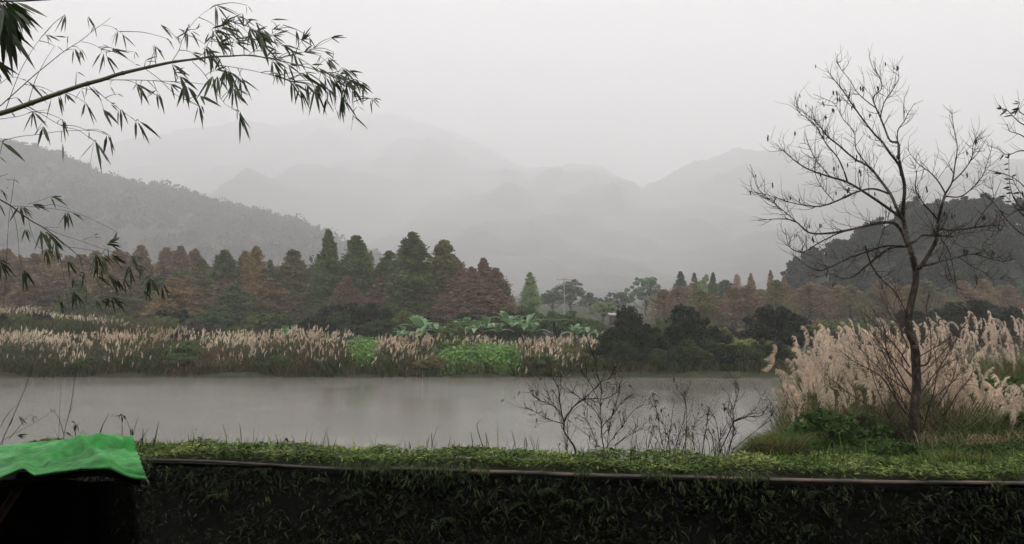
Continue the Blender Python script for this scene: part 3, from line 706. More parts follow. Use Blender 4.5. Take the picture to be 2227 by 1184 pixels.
a = r.uniform(0, 6.28, N); blades(mb, np.stack([x, Yd, np.maximum(tz, 1.6) - .05], 1), np.stack([np.cos(a), np.sin(a), 0 * a], 1), hm + r.uniform(.12, .32, N), .010, 53, bend=.6)
tag(mb.build('tussock_grass', M_grass), 'bright green grass tussock dipping to the water left of the silvergrass', 'grass', kind='stuff')
mb = MB(); N = 9000; r = rng(57); px = r.uniform(1690, 2300, N); Yd = r.uniform(11.3, 14.2, N); x = (px - CX) / F * Yd; k = (fbm(x * .8, Yd * .8, 3) + .0012 * (px - 1990) > -.02); x = x[k]; Yd = Yd[k]; n_ = len(x); a = r.uniform(0, 6.28, n_)
blades(mb, np.stack([x, Yd, ground_z(x, Yd)], 1), np.stack([np.cos(a), np.sin(a), 0 * a], 1), r.uniform(.4, 1.1, n_) * np.where(Yd < 12.1, .5, 1), .011, 58, bend=.75)
tag(mb.build('wild_grass', M_blade), 'tangled half-dry grass below the silvergrass plumes', 'grass', kind='stuff')
SH = [broadleaf_meshes(900 + i, .5, .62, 34, 110, .035, base=.02, trunk_r=.012) for i in range(3)]
for i, (px, Yd, s) in enumerate([(1760, 11.2, 1.1), (1830, 10.6, 1.0), (1900, 11.4, 1.15), (1880, 10.2, .7), (1700, 11.6, .9), (2060, 11.0, .9), (2140, 10.8, .9), (2210, 11.2, 1.0), (1790, 12.2, 1.3), (1960, 12.6, 1.0), (2250, 12.2, 1.3), (2190, 15.5, 2.4), (2245, 15.2, 2.2), (2120, 15.8, 1.9), (1850, 12.4, 1.2)] + [(1705 + 37 * q + (q * 53) % 29, 9.6 + (q * 37 % 10) * .26, .45 + (q * 29 % 7) * .09) for q in range(16)]):
    x = (px - CX) / F * Yd; s = s * (.55 if Yd < 11.9 else 1)
    o = copy_thing(SH[i % 3], (x, Yd, float(ground_z(x, Yd)) - .05), (s * 1.2, s * 1.2, s), i * 1.3, (.018, .033, .009), 'leafy_shrub',
        'dark green leafy shrub among the plumes at the right edge' if Yd > 15 else 'low dark green leafy shrub on the grassy bank', 'shrub',
        'shrubs among the right plumes' if Yd > 15 else 'low shrubs on the bank')

# ------------------------------------------------------------------ bare tree
def limb_depth(pts, Y0, seed, amp, c=None):
    r = rng(seed); n = len(pts); d = np.cumsum(r.normal(size=n)) * amp / math.sqrt(n); d -= d[0]
    return [P(p_[0], p_[1], Y0 + d[i]) for i, p_ in enumerate(pts)]
def C5(u, v): return (1550 + u / 2.1137, 80 + v / 2.1137)
def C6(u, v): return (1550 + u / 2.1137, 560 + v / 2.1137)
YT = 12.0; K = YT / F / 2.1137       # crop pixel -> metres at the tree
tree = empty('bare_tree', tuple(P(*C6(940, 915), YT)))
org = np.array(tree.location)
LIMBS = []
def limb(mb, pts, r0_, r1_, seed, amp=.8, start=None, conv=C5, n=7, yoff=0):
    q = limb_depth([conv(*p_) for p_ in pts], YT + yoff, seed, amp)
    q = spline(q, 5) - org
    rr = np.linspace(r0_ * K, r1_ * K, len(q)); tube(mb, q, rr, n); LIMBS.append((q, rr)); return q
mt = MB()
tr = limb(mt, [(945, 940), (938, 900), (930, 800), (926, 700), (938, 590), (934, 500), (926, 400), (906, 350), (900, 280), (914, 200), (930, 130), (934, 70), (922, 20)], 24, 13, 1, 0, conv=C6, n=14)
k = np.linspace(0, 1, len(tr))
LIMBS.clear()
tube(mt, spline([P(*C6(958, 905), YT), P(*C6(940, 860), YT), P(*C6(934, 800), YT)], 4) - org, np.linspace(34 * K, 20 * K, 9), 12)
tube(mt, spline([P(*C6(930, 410), YT - .12), P(*C6(934, 450), YT - .04), P(*C6(940, 520), YT - .02)], 4) - org, [12 * K, 15 * K, 17 * K, 19 * K, 19 * K, 18 * K, 17 * K, 16 * K, 14 * K], 10)
mt.build('trunk', M_trunk, tree)
limb_specs = [
 ([(928, 1060), (915, 1000), (900, 950), (885, 880), (875, 820), (878, 760), (882, 690), (868, 620), (856, 560), (855, 500), (848, 485)], 13, 5, .5),
 ([(868, 640), (855, 590), (810, 530), (780, 485), (745, 450), (690, 380), (640, 310), (600, 250), (560, 200), (530, 160)], 6, 1.2, 1.0),
 ([(848, 485), (815, 478), (790, 420), (770, 370), (752, 330), (738, 280), (775, 240), (770, 190), (740, 150), (722, 105)], 5, 1.1, .8),
 ([(752, 330), (700, 290), (660, 250), (630, 200), (590, 150), (568, 112)], 2.5, 1, .6),
 ([(848, 485), (852, 430), (880, 390), (900, 350), (930, 305)], 3, 1, .6),
 ([(770, 370), (790, 300), (830, 240), (855, 190), (850, 150)], 2.5, .9, .6),
 ([(880, 850), (850, 800), (820, 730), (770, 660), (720, 600), (650, 560), (580, 500), (530, 460), (490, 410), (460, 380), (420, 350)], 8, 1.2, 1.2),
 ([(870, 835), (800, 785), (720, 730), (620, 670), (540, 645), (440, 610), (380, 572), (330, 530), (295, 500)], 7, 1.1, 1.2),
 ([(620, 670), (600, 610), (570, 550), (520, 490), (480, 420), (430, 372), (395, 345), (380, 278)], 4, 1, .8),
 ([(900, 960), (885, 965), (850, 965), (810, 975), (760, 1010), (700, 1060), (650, 1100), (600, 1112), (540, 1090), (480, 1105), (440, 1080)], 8, 1.2, 1.3),
 ([(895, 960), (872, 900), (835, 858), (780, 855), (720, 867), (620, 890), (520, 905), (440, 900), (380, 850), (310, 838), (210, 845)], 9, 1.2, 1.3),
 ([(818, 725), (740, 700), (660, 715), (560, 760), (490, 780), (420, 775), (330, 755), (260, 730), (160, 710)], 5, 1.1, 1.2),
 ([(905, 950), (930, 940), (960, 915), (1010, 910), (1050, 885), (1100, 890), (1200, 878), (1300, 860), (1380, 810), (1440, 765)], 7, 1.6, 1.2),
 ([(1010, 912), (1060, 915), (1110, 920), (1150, 905), (1230, 895), (1310, 868)], 5, 1.2, 1.0),
 ([(940, 1065), (955, 1058), (1000, 990), (1030, 925), (1036, 850), (1055, 770), (1070, 720)], 11, 5.5, .5),
 ([(962, 1055), (1010, 1045), (1060, 1030), (1130, 1012), (1200, 1000), (1290, 1025), (1340, 1035), (1390, 1018)], 5.5, 1.2, 1.2),
 ([(1070, 722), (1100, 670), (1112, 600), (1124, 510), (1110, 430), (1095, 335)], 4.5, 1, .8),
 ([(1100, 670), (1150, 620), (1190, 560), (1200, 490), (1240, 430)], 3, 1, .8),
 ([(1070, 735), (1140, 735), (1200, 690), (1240, 640), (1262, 580), (1288, 495)], 3.5, 1, 1.0),
 ([(1070, 722), (1040, 670), (1000, 625), (940, 580), (890, 510)], 4, 1, .8),
 ([(1040, 850), (1000, 800), (960, 755), (932, 700), (936, 620), (905, 555)], 4, 1, .8),
 ([(620, 890), (560, 912), (485, 950), (430, 985), (390, 990), (350, 960), (332, 880)], 3.5, 1, .8),
 ([(875, 965), (800, 962), (730, 982), (620, 1022), (540, 1060), (480, 1075), (400, 1030), (355, 985)], 4.5, 1, 1.2),
 ([(1050, 930), (1085, 985), (1105, 1060), (1118, 1130), (1125, 1195)], 2.5, .9, .6),
 ([(1070, 1010), (1090, 1090), (1120, 1150), (1170, 1168), (1210, 1150), (1215, 1090)], 2.2, .8, .5),
 ([(700, 960), (730, 1050), (780, 1120), (840, 1175), (875, 1240), (895, 1290)], 3, 2, .4),
 ([(750, 1015), (770, 930), (790, 870), (800, 800)], 2.2, .9, .6),
 ([(540, 645), (470, 560), (440, 500), (400, 490)], 2.2, .9, .6),
 ([(720, 600), (660, 520), (650, 440), (600, 380), (560, 310), (500, 280)], 2.6, .9, .8),
 ([(1200, 878), (1250, 800), (1290, 740), (1270, 640)], 2.4, .9, .8),
 ([(1290, 1025), (1240, 960), (1310, 900), (1340, 870)], 1.8, .8, .6),
 ([(1130, 1012), (1180, 1050), (1240, 1080), (1290, 1115), (1370, 1105)], 2, .8, .8),
 ([(560, 760), (500, 690), (470, 620), (480, 540)], 2.2, .9, .8),
 ([(440, 900), (360, 830), (300, 780), (210, 700), (190, 640)], 2.2, .9, .8),
]
for i, (pts, a, b_, amp) in enumerate(limb_specs):
    m = MB(); limb(m, pts, a, b_, 1000 + i, amp, n=8 if a > 4 else 6); m.build('branch', M_trunk if a >= 5 else M_twig, tree)
def wander(mb, st, d, Ln, r_, depth, r, up=.35, collect=None, seg=.07, fork=.5, ends=None):
    n = max(3, int(Ln / seg)); pts = [st]; dd = d.copy()
    for i in range(n):
        dd = norm(dd + r.normal(size=3) * .13 + np.array([0, 0, up * .18])); pts.append(pts[-1] + dd * seg)
    pts = np.array(pts); tube(mb, pts, np.linspace(r_, r_ * .38, len(pts)), 4 if depth > 0 else 3, cap=False)
    if ends is not None: ends.append(pts[-1])
    if depth > 0:
        k = max(1, int(n * fork))
        for j in range(k):
            i = int(r.integers(max(1, n // 4), n + 1)); ax = norm(np.cross(dd, r.normal(size=3)))
            nd = norm(norm(pts[min(i, n)] - pts[i - 1]) + ax * r.uniform(.5, 1.0))
            wander(mb, pts[i], nd, Ln * r.uniform(.35, .65), r_ * .62, depth - 1, r, up, seg=seg, fork=fork, ends=ends)
mw_ = MB(); r = rng(61); ends = []
for (q, rr) in LIMBS:
    L_ = np.linalg.norm(np.diff(q, axis=0), axis=1).sum(); m = int(L_ * 9)
    for j in range(m):
        t = r.uniform(.22, 1.0); i = min(len(q) - 2, int(t * (len(q) - 1))); ta = norm(q[i + 1] - q[i]); ax = norm(np.cross(ta, r.normal(size=3)))
        d = norm(ta * r.uniform(.4, 1) + ax * r.uniform(.5, 1.0) + [0, 0, .15])
        wander(mw_, q[i], d, r.uniform(.2, .72) * (1 - .68 * t), .0043, 1 if r.random() < .65 else 0, r, up=.8, ends=ends)
mw_.build('twigs', M_twig, tree)
for e in [ends[i] for i in r.integers(0, len(ends), 62)]:
    m = MB()
    for q_ in range(int(r.integers(1, 3))):
        s = r.uniform(.03, .055); c = e + r.normal(size=3) * .015
        tube(m, [c, c + [0, 0, -s * .3], c + [.004, 0, -s], c + [0, 0, -s * 1.5]], [.001, s * .2, s * .24, .002], 5)
    m.build('dry_pod', M_pod, tree)
tag(tree, 'bare spreading tree with lichen-flecked trunk standing before the silvergrass', 'tree')
# shoots from the base
LIMBS2 = []
m = MB(); shoots = [
 ([(905, 505), (850, 420), (780, 345), (705, 265)], 3.2, 1), ([(950, 500), (985, 490), (1002, 440), (1000, 330), (982, 230), (1010, 130)], 4, 1),
 ([(890, 720), (835, 640), (770, 545), (650, 480), (580, 425)], 4, 1), ([(920, 860), (820, 770), (740, 700), (620, 620), (540, 555)], 3.5, 1),
 ([(960, 860), (1010, 785), (1080, 700), (1130, 620), (1190, 540), (1200, 480)], 3.5, 1), ([(900, 880), (840, 800), (790, 690), (740, 560), (700, 420)], 3, 1),
 ([(930, 880), (970, 790), (1060, 640), (1110, 540), (1125, 460)], 3, 1), ([(915, 870), (870, 720), (830, 600), (800, 470)], 3, 1),
 ([(950, 880), (985, 720), (1020, 600), (1030, 490), (1010, 400)], 3, 1), ([(905, 620), (850, 520), (800, 430), (790, 330), (740, 240)], 3, 1),
 ([(900, 420), (860, 330), (810, 250), (800, 200)], 2.5, 1), ([(925, 560), (880, 510), (870, 460), (890, 400), (850, 330)], 2.5, 1),
 ([(950, 640), (1000, 560), (1060, 500), (1140, 450)], 2.5, 1), ([(900, 900), (830, 850), (740, 800), (690, 740)], 2.5, 1)]
rs = rng(63)
for q_ in range(13):
    u0, v0 = (rs.uniform(905, 960), rs.uniform(640, 900)) if q_ % 3 else (rs.uniform(915, 950), rs.uniform(400, 560)); sg = 1 if rs.random() < .45 else -1
    w_, hh_ = rs.uniform(80, 300), rs.uniform(180, 420)
    shoots.append(([(u0, v0), (u0 + sg * w_ * .45, v0 - hh_ * .35), (u0 + sg * w_ * .8, v0 - hh_ * .7), (u0 + sg * w_, v0 - hh_)], rs.uniform(1.8, 3), .8))
for i, (pts, a, b_) in enumerate(shoots):
    q = spline(limb_depth([C6(*p_) for p_ in pts], YT - .03, 3000 + i, .5), 5) - org; rr = np.linspace(a * K * 1.2, b_ * K * 1.1, len(q)); tube(m, q, rr, 5)
    for j in range(int(len(q) * 1.1)):
        ii = int(r.integers(3, len(q) - 1)); ta = norm(q[ii + 1] - q[ii]); d = norm(ta + norm(np.cross(ta, r.normal(size=3))) * r.uniform(.4, .8))
        wander(m, q[ii], d, r.uniform(.15, .5), .0038, 1 if r.random() < .4 else 0, r, up=.5)
m.build('basal_shoots', M_shoot, tree)

# neighbouring tree reaching in from the right
root = empty('leafy_branch_tree', tuple(P(2420, 960, 11.0))); og = np.array(root.location)
m = MB(); ml = MB(); mtr = MB()
q = spline([P(2420, 1000, 11), P(2408, 700, 11), P(2392, 480, 11.1), P(2372, 330, 11), P(2330, 210, 10.9), P(2300, 110, 10.8)], 5); tube(mtr, q - og, np.linspace(.10, .006, len(q)), 10); mtr.build('trunk', M_trunk, root)
for i, (pts, lf) in enumerate([([(2380, 400), (2290, 300), (2227, 272), (2205, 255), (2190, 240), (2176, 236)], 12), ([(2380, 480), (2290, 470), (2227, 455), (2205, 430), (2196, 400), (2194, 345)], 10),
    ([(2385, 420), (2300, 350), (2230, 300), (2210, 290), (2195, 285), (2191, 270)], 0), ([(2385, 460), (2280, 350), (2227, 328), (2190, 337), (2168, 318)], 1), ([(2395, 640), (2320, 560), (2240, 520), (2200, 490), (2160, 440), (2130, 410)], 2),
    ([(2395, 640), (2300, 500), (2240, 420), (2200, 385), (2150, 370)], 2), ([(2380, 330), (2300, 280), (2227, 250), (2215, 235), (2218, 224)], 6), ([(2395, 600), (2290, 510), (2227, 470), (2200, 440), (2180, 420)], 4), ([(2395, 560), (2270, 470), (2220, 420), (2200, 385)], 3)]):
    q = spline(limb_depth(pts, 11.0, 3100 + i, .3), 5) - og; tube(m, q, np.linspace(.011, .003, len(q)), 5)
    for j in range(9):
        ii = int(r.integers(len(q) // 3, len(q) - 1)); ta = norm(q[ii + 1] - q[ii]); wander(m, q[ii], norm(ta + norm(np.cross(ta, r.normal(size=3))) * .8), r.uniform(.1, .35), .003, 0, r, up=.5)
    if lf:
        c = q[-10:][r.integers(0, 10, lf)]; d = r.normal(size=(lf, 3)) * [1, .6, .4] + [-.5, 0, .1]
        leaves(ml, c, d, r.normal(size=(lf, 3)) * .4 + [0, 1, 0.3], r.uniform(.07, .12, lf), r.uniform(.022, .035, lf))
m.build('twigs', M_twig, root); ml.build('leaves', leaf_mat('dark_leaf', (.02, .026, .014), trans=.1), root)
tag(root, 'tree beyond the right edge reaching in with a few leafy twigs', 'tree')

# ------------------------------------------------------------------ retaining wall, pole, creeper on top
WZ = HC - 1.15
def wall_y(x): return 5.38 - .122 * (x - .26)       # front face runs slightly nearer to the right
M_wall = ramp_mat('mossy_shade_dark_wall', [(.35, (.003, .003, .0025)), (.6, (.007, .007, .005)), (.78, (.012, .014, .008))], 7, .8, .02, 14)  # moss tones, darkened further to stand in for shade on the face
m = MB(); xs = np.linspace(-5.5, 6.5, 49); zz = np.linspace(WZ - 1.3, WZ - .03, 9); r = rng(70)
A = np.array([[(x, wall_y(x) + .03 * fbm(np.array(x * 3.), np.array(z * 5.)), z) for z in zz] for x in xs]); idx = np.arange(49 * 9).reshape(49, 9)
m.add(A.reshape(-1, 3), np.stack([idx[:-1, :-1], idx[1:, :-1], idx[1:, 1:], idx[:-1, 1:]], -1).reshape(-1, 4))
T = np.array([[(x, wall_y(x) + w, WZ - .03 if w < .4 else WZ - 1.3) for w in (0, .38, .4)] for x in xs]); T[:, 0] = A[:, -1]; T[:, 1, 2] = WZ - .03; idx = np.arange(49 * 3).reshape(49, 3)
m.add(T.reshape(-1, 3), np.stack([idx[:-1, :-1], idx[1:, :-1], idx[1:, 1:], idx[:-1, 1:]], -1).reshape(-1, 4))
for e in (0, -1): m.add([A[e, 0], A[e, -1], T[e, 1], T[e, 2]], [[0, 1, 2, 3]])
tag(m.build('retaining_wall', M_wall), 'damp retaining wall darkened for shade, overgrown along its top', 'wall')
M_pole = ramp_mat('weathered_bamboo_pole', [(.34, (.025, .024, .018)), (.47, (.085, .075, .06)), (.57, (.17, .11, .085)), (.70, (.19, .165, .14))], 2.6, .6, .004, 40, stretch=(1, 4, 4), detail=8)
def lay_pole(name, pts, rad, label):
    q = spline(pts, 12); n_ = len(q); rr = np.full(n_, rad); 
    s = np.concatenate([[0], np.cumsum(np.linalg.norm(np.diff(q, axis=0), axis=1))])
    for nd in np.arange(.25, s[-1], .62): rr = rr + rad * .16 * np.exp(-((s - nd) / .02) ** 2)
    m = MB(); tube(m, q, rr * (1 - .12 * s / s[-1]), 12); return tag(m.build(name, M_pole), label, 'pole')
def resample(pts, d=.03):
    q = spline(pts, 8); s = np.concatenate([[0], np.cumsum(np.linalg.norm(np.diff(q, axis=0), axis=1))]); t = np.arange(0, s[-1], d)
    return np.stack([np.interp(t, s, q[:, i]) for i in range(3)], 1)
def lay(px, py):    # a spot on the wall's front edge in that direction
    dx = (px - CX) / F; Yw = (5.38 + .122 * .26) / (1 + .122 * dx) - .035
    return P(px, py, Yw)
mp = MB(); q = resample([lay(*a) for a in [(850, 1020), (1000, 1024), (1200, 1030), (1400, 1037), (1600, 1042), (1800, 1047), (2000, 1050), (2227, 1052), (2420, 1055)]], .02)
s = np.arange(len(q)) * .02; rr = .0135 * np.ones(len(q)); q[:, 2] += .012 * fbm(s * 1.5, s * 0, 3)
for nd in np.arange(.3, s[-1], .53): rr += .0035 * np.exp(-((s - nd) / .02) ** 2)
tube(mp, q, rr, 12); tag(mp.build('bamboo_pole', M_pole), 'pinkish weathered bamboo pole laid along the wall edge', 'pole')
mp = MB(); q = resample([lay(*a) for a in [(250, 1000), (420, 1003), (560, 1010), (700, 1019), (835, 1024)]], .02); tube(mp, q, .011, 12)
tag(mp.build('wooden_rail', ramp_mat('dark_wet_wood', [(.3, (.02, .016, .013)), (.7, (.06, .05, .042))], 5, .5, stretch=(1, 5, 5))), 'dark wet rail along the left part of the wall edge', 'rail')
mp = MB(); q = resample([P(a, b_, 5.5) for a, b_ in [(2168, 1021), (2227, 1024), (2330, 1028)]], .03); tube(mp, q, .013, 10)
tag(mp.build('cane_pole', M_pole), 'short thin cane lying in the creeper at the right edge', 'pole')

r = rng(80); N = 34000
x = r.uniform(-3.6, 5.2, N); w = r.random(N); y = wall_y(x) + .02 + w * .42
hmound = .02 + .055 * (1 + 3.0 * fbm(x * 2.6, y * 2.6, 3)) * (1 - .35 * np.abs(w - .5))
z = WZ + hmound * r.random(N) ** .45
a = r.uniform(0, 6.28, N); d = np.stack([np.cos(a), np.sin(a), r.uniform(-.1, .9, N)], 1)
mb = MB(); leaves(mb, np.stack([x, y, z], 1), d, r.normal(size=(N, 3)) * .6 + [0, 0, 1], r.uniform(.022, .065, N), r.uniform(.006, .013, N), droop=.3)
m2 = 900; x = r.uniform(-3.4, 5, m2); y = wall_y(x) + r.uniform(.12, .42, m2); a = r.uniform(0, 6.28, m2)
blades(mb, np.stack([x, y, np.full(m2, WZ + .04)], 1), np.stack([np.cos(a), np.sin(a), 0 * a], 1) * .6, r.uniform(.07, .20, m2) * (.5 + 1.2 * r.random(m2) ** 3), .006, 81, bend=.45)
tag(mb.build('ground_cover', M_creep), 'thick bright green creeper and grass growing along the wall top', 'creeper', kind='stuff')
# soil under it
m = MB(); A = np.array([[(x, wall_y(x) + w, WZ - .005 + .03 * float(fbm(np.array(x * 2.), np.array(w * 5)))) for w in (.0, .1, .2, .3, .42, .6)] for x in xs]); idx = np.arange(49 * 6).reshape(49, 6); A[:, 5, 2] = WZ - .1
m.add(A.reshape(-1, 3), np.stack([idx[:-1, :-1], idx[1:, :-1], idx[1:, 1:], idx[:-1, 1:]], -1).reshape(-1, 4)); tag(m.build('soil', M_ground), kind='structure')
# leaves hanging on the face
M_darkhang = leaf_mat('shaded_leaf', (.009, .014, .005), var=.9, trans=.05, rough=.5, spec=.18, tint=(.025, .032, .012), nscale=5)  # creeper green darkened so the colour carries the shade of the face
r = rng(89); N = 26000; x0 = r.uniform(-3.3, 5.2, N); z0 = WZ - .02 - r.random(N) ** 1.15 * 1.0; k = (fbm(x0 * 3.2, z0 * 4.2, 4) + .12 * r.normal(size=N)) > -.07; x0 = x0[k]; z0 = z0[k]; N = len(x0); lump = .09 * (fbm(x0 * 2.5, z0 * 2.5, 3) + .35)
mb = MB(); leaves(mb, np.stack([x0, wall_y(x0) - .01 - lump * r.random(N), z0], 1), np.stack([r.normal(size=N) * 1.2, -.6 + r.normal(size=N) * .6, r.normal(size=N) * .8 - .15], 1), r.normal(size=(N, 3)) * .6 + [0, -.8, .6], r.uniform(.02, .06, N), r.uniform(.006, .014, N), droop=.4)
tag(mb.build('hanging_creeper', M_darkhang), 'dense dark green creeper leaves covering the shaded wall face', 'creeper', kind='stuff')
r = rng(90); mb = MB()
for k in range(230):
    px = r.uniform(250, 2300); dx = (px - CX) / F; Yw = (5.38 + .122 * .26) / (1 + .122 * dx); x0 = dx * Yw; z0 = WZ - .02 - r.random() ** 1.6 * .55
    n_ = int(r.integers(2, 6)); c = np.array([x0, Yw - r.uniform(.02, .09), z0]); mn = norm(np.array([r.normal() * .8, -.7, -.5 + r.normal() * .5]))
    dd = norm(mn + r.normal(size=(n_, 3)) * .5)
    leaves(mb, c + r.normal(size=(n_, 3)) * .012, dd, r.normal(size=(n_, 3)) * .5 + [0, -1, .4], r.uniform(.02, .065, n_), r.uniform(.005, .011, n_), droop=.35)
x0 = r.uniform(-3.2, 5, 5200); y0 = wall_y(x0) - r.uniform(0, .08, 5200); z0 = WZ + .05 - np.abs(r.normal(0, .05, 5200))
kk = (fbm(x0 * 2.2, x0 * 0 + 3) > .02)
leaves(mb, np.stack([x0, y0, z0], 1)[kk], (np.stack([r.normal(size=5200) * .7, -np.ones(5200), r.normal(size=5200) * .5 - .5], 1))[kk], r.normal(size=(kk.sum(), 3)) * .5 + [0, 0, 1], r.uniform(.02, .05, kk.sum()), .007, droop=.5)
for k in range(16):                                   # small ferns
    px = r.uniform(330, 2250); dx = (px - CX) / F; Yw = (5.38 + .122 * .26) / (1 + .122 * dx); c = np.array([dx * Yw, Yw - .01, WZ - r.uniform(.06, .5)])
    for f_ in range(4):
        a = r.uniform(-1.2, 1.2); Ln = r.uniform(.06, .14); t = np.linspace(.1, 1, 9)[:, None]; ax = np.array([sin(a), -.6, .4 * cos(a)])
        q = c + ax * Ln * t + np.array([0, 0, -1]) * Ln * .6 * t ** 2; s = norm(np.cross(ax, [0, 0, 1]))
        for sg in (-1, 1): leaves(mb, q, np.tile(s * sg + ax * .3, (9, 1)), np.tile([0, -.3, 1.0], (9, 1)), (.03 * np.sin(t[:, 0] * 2.6 + .3)), .006, droop=.2)
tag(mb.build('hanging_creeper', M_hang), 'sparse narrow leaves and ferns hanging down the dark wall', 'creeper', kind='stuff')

# ------------------------------------------------------------------ foreground shrubs and weeds
def C8(u, v): return (1050 + u / 3.1814, 740 + v / 3.1814)
Kb = 8.2 / F / 3.1814 * 1.05
def shrub(name, stems, Yd, seed, label, leafy=0, col_=None, cat='shrub', conv=C8, kk=Kb, twn=1.0, lsize=(.035, .06), group=None):
    r = rng(seed); b0 = conv(*stems[0][0][0]); loc = P(*b0, Yd); gz = float(ground_z(loc[0], Yd))
    root = empty(name, (loc[0], Yd, gz)); og = np.array([loc[0], Yd, gz]); m = MB(); ml = MB(); ends = []
    for i, (pts, a, b_) in enumerate(stems):
        q3 = limb_depth([conv(*p_) for p_ in pts], Yd, seed * 7 + i, .25)
        if pts[0][1] > 740: q3 = [np.array([q3[0][0], q3[0][1], gz - .05])] + q3
        q = spline(q3, 5) - og; tube(m, q, np.linspace(a * kk, b_ * kk, len(q)), 6); nq = len(q)
        for j in range(int(nq * .75 * twn)):
            ii = int(r.integers(nq // 4, nq - 1)); ta = norm(q[ii + 1] - q[ii]); d = norm(ta + norm(np.cross(ta, r.normal(size=3))) * r.uniform(.4, .9))
            wander(m, q[ii], d, r.uniform(.06, .26), .003, 1 if r.random() < .35 else 0, r, up=.5, seg=.04, ends=ends)
        ends.append(q[-1])
    m.build('stems', M_twig, root)
    if leafy and ends:
        leafy = int(leafy * 1.6); e = np.array([ends[i] for i in r.integers(0, len(ends), leafy)]); n_ = len(e)
        leaves(ml, e + r.normal(size=(n_, 3)) * .01, r.normal(size=(n_, 3)) + [0, 0, -.1], r.normal(size=(n_, 3)) * .6 + [0, 0, 1], r.uniform(*lsize, n_), r.uniform(.010, .02, n_), droop=.3)
        ml.build('leaves', M_shrubleaf, root)
    return tag(root, label, cat, group)
M_shrubleaf = leaf_mat('dull_shrub_leaf', (.045, .055, .028), var=.6, trans=.15, rough=.35, spec=.5)
shrub('bare_shrub', [([(640, 770), (600, 690), (560, 625), (563, 580), (545, 500), (530, 400), (520, 320), (475, 240), (475, 170)], 7, 1.2),
  ([(563, 580), (490, 560), (420, 530), (350, 490), (305, 462)], 3, 1), ([(563, 560), (590, 510), (640, 450), (690, 415), (760, 405), (850, 405), (920, 365), (960, 315)], 5, 1),
  ([(545, 520), (480, 450), (380, 410), (330, 360), (325, 350)], 3, 1), ([(540, 500), (480, 430), (440, 350)], 2, 1), ([(530, 400), (540, 300), (535, 240)], 2, 1), ([(690, 415), (760, 350), (820, 290), (880, 260), (915, 180)], 3, 1),
  ([(585, 770), (585, 620), (600, 500), (660, 440)], 2.5, 1)], 8.0, 11, 'twisted dark shrub with a long arching limb at the left of the bare shrubs', leafy=60)
shrub('bare_shrub', [([(840, 775), (825, 680), (818, 560), (815, 440), (820, 330), (790, 230), (770, 130), (765, 90)], 5, 1), ([(818, 560), (770, 480), (700, 420), (610, 360), (570, 340)], 2.6, 1), ([(820, 600), (900, 520), (960, 430), (1035, 375)], 3, 1),
  ([(860, 770), (870, 640), (900, 500), (950, 330), (920, 290)], 3, 1), ([(815, 440), (720, 260), (650, 170)], 2.4, 1), ([(800, 770), (760, 640), (720, 560), (690, 500)], 2.4, 1), ([(850, 770), (960, 600), (1040, 490), (1100, 450)], 3, 1),
  ([(830, 770), (890, 740), (1010, 660), (1110, 610), (1190, 590)], 2.4, 1), ([(790, 770), (740, 700), (740, 620)], 2, 1)], 8.3, 12, 'dense fan-shaped bare shrub with a few curled leaves, tallest of the bare shrubs', leafy=110)
shrub('leafy_sapling', [([(1255, 785), (1225, 640), (1212, 520), (1190, 450)], 4, 1.4), ([(1270, 785), (1300, 600), (1325, 410)], 3.5, 1.2), ([(1240, 785), (1200, 680), (1160, 630)], 3, 1.2), ([(1260, 780), (1265, 620), (1270, 520)], 2.4, 1)], 8.1, 13, 'thin sapling pair with drooping leaves at the tip, right of the fan-shaped shrub', leafy=70, lsize=(.04, .075), twn=.35)
shrub('leafy_sapling', [([(1330, 785), (1360, 650), (1400, 520), (1395, 400), (1335, 330)], 4, 1.2), ([(1400, 785), (1405, 640), (1410, 480), (1390, 350)], 4, 1.2), ([(1380, 785), (1430, 640), (1500, 540), (1560, 510)], 3, 1), ([(1340, 785), (1290, 680), (1260, 640)], 2.6, 1), ([(1470, 785), (1450, 680), (1460, 600), (1500, 480)], 3, 1)], 8.4, 14, 'forked bare sapling with one tall whip, middle of the row', leafy=40, twn=.6)
shrub('leafy_sapling', [([(1520, 785), (1540, 640), (1558, 520), (1558, 480)], 4, 1.4), ([(1600, 785), (1590, 680), (1560, 600), (1555, 500)], 3, 1.2), ([(1640, 785), (1625, 620), (1600, 520), (1580, 480)], 3.4, 1.2), ([(1500, 785), (1440, 690), (1380, 640)], 2.6, 1)], 8.2, 15, 'straight thin sapling topped with a leaf tuft left of the black branching shrub', leafy=40, twn=.4)
shrub('bare_shrub', [([(1640, 790), (1680, 690), (1730, 570), (1735, 480), (1770, 350), (1745, 260)], 5, 1.2), ([(1700, 790), (1735, 640), (1740, 560), (1830, 525), (1880, 480), (1915, 420), (1918, 370)], 4.5, 1.2), ([(1740, 565), (1840, 530), (1920, 525), (1970, 470), (2000, 430)], 3, 1),
  ([(1735, 560), (1690, 490), (1655, 440)], 2.4, 1), ([(1690, 790), (1720, 700), (1760, 620)], 3, 1), ([(1720, 790), (1790, 710), (1900, 620), (1990, 550), (1990, 490)], 3, 1), ([(1660, 790), (1640, 680), (1680, 600)], 2.4, 1), ([(1620, 790), (1640, 700), (1660, 620)], 2.4, 1), ([(1740, 790), (1830, 760), (1930, 710)], 2.4, 1)],
  8.6, 16, 'leafless black branching shrub leaning towards the green tussock', leafy=6)
r = rng(95)
for i, u in enumerate([1040, 1075, 1130, 1180, 1440, 1570, 1350, 1290]):
    shrub('dry_stem', [([(u, 780), (u + r.uniform(-30, 10), 690), (u + r.uniform(-60, 30), r.uniform(560, 640))], 2.6, 1), ([(u + 8, 780), (u + r.uniform(10, 50), 660)], 2, 1)], 7.8 + .1 * i, 170 + i, 'thin dry stem sprouting behind the creeper between the bare shrubs', twn=.25, group='thin dry stems between the shrubs', cat='stem')
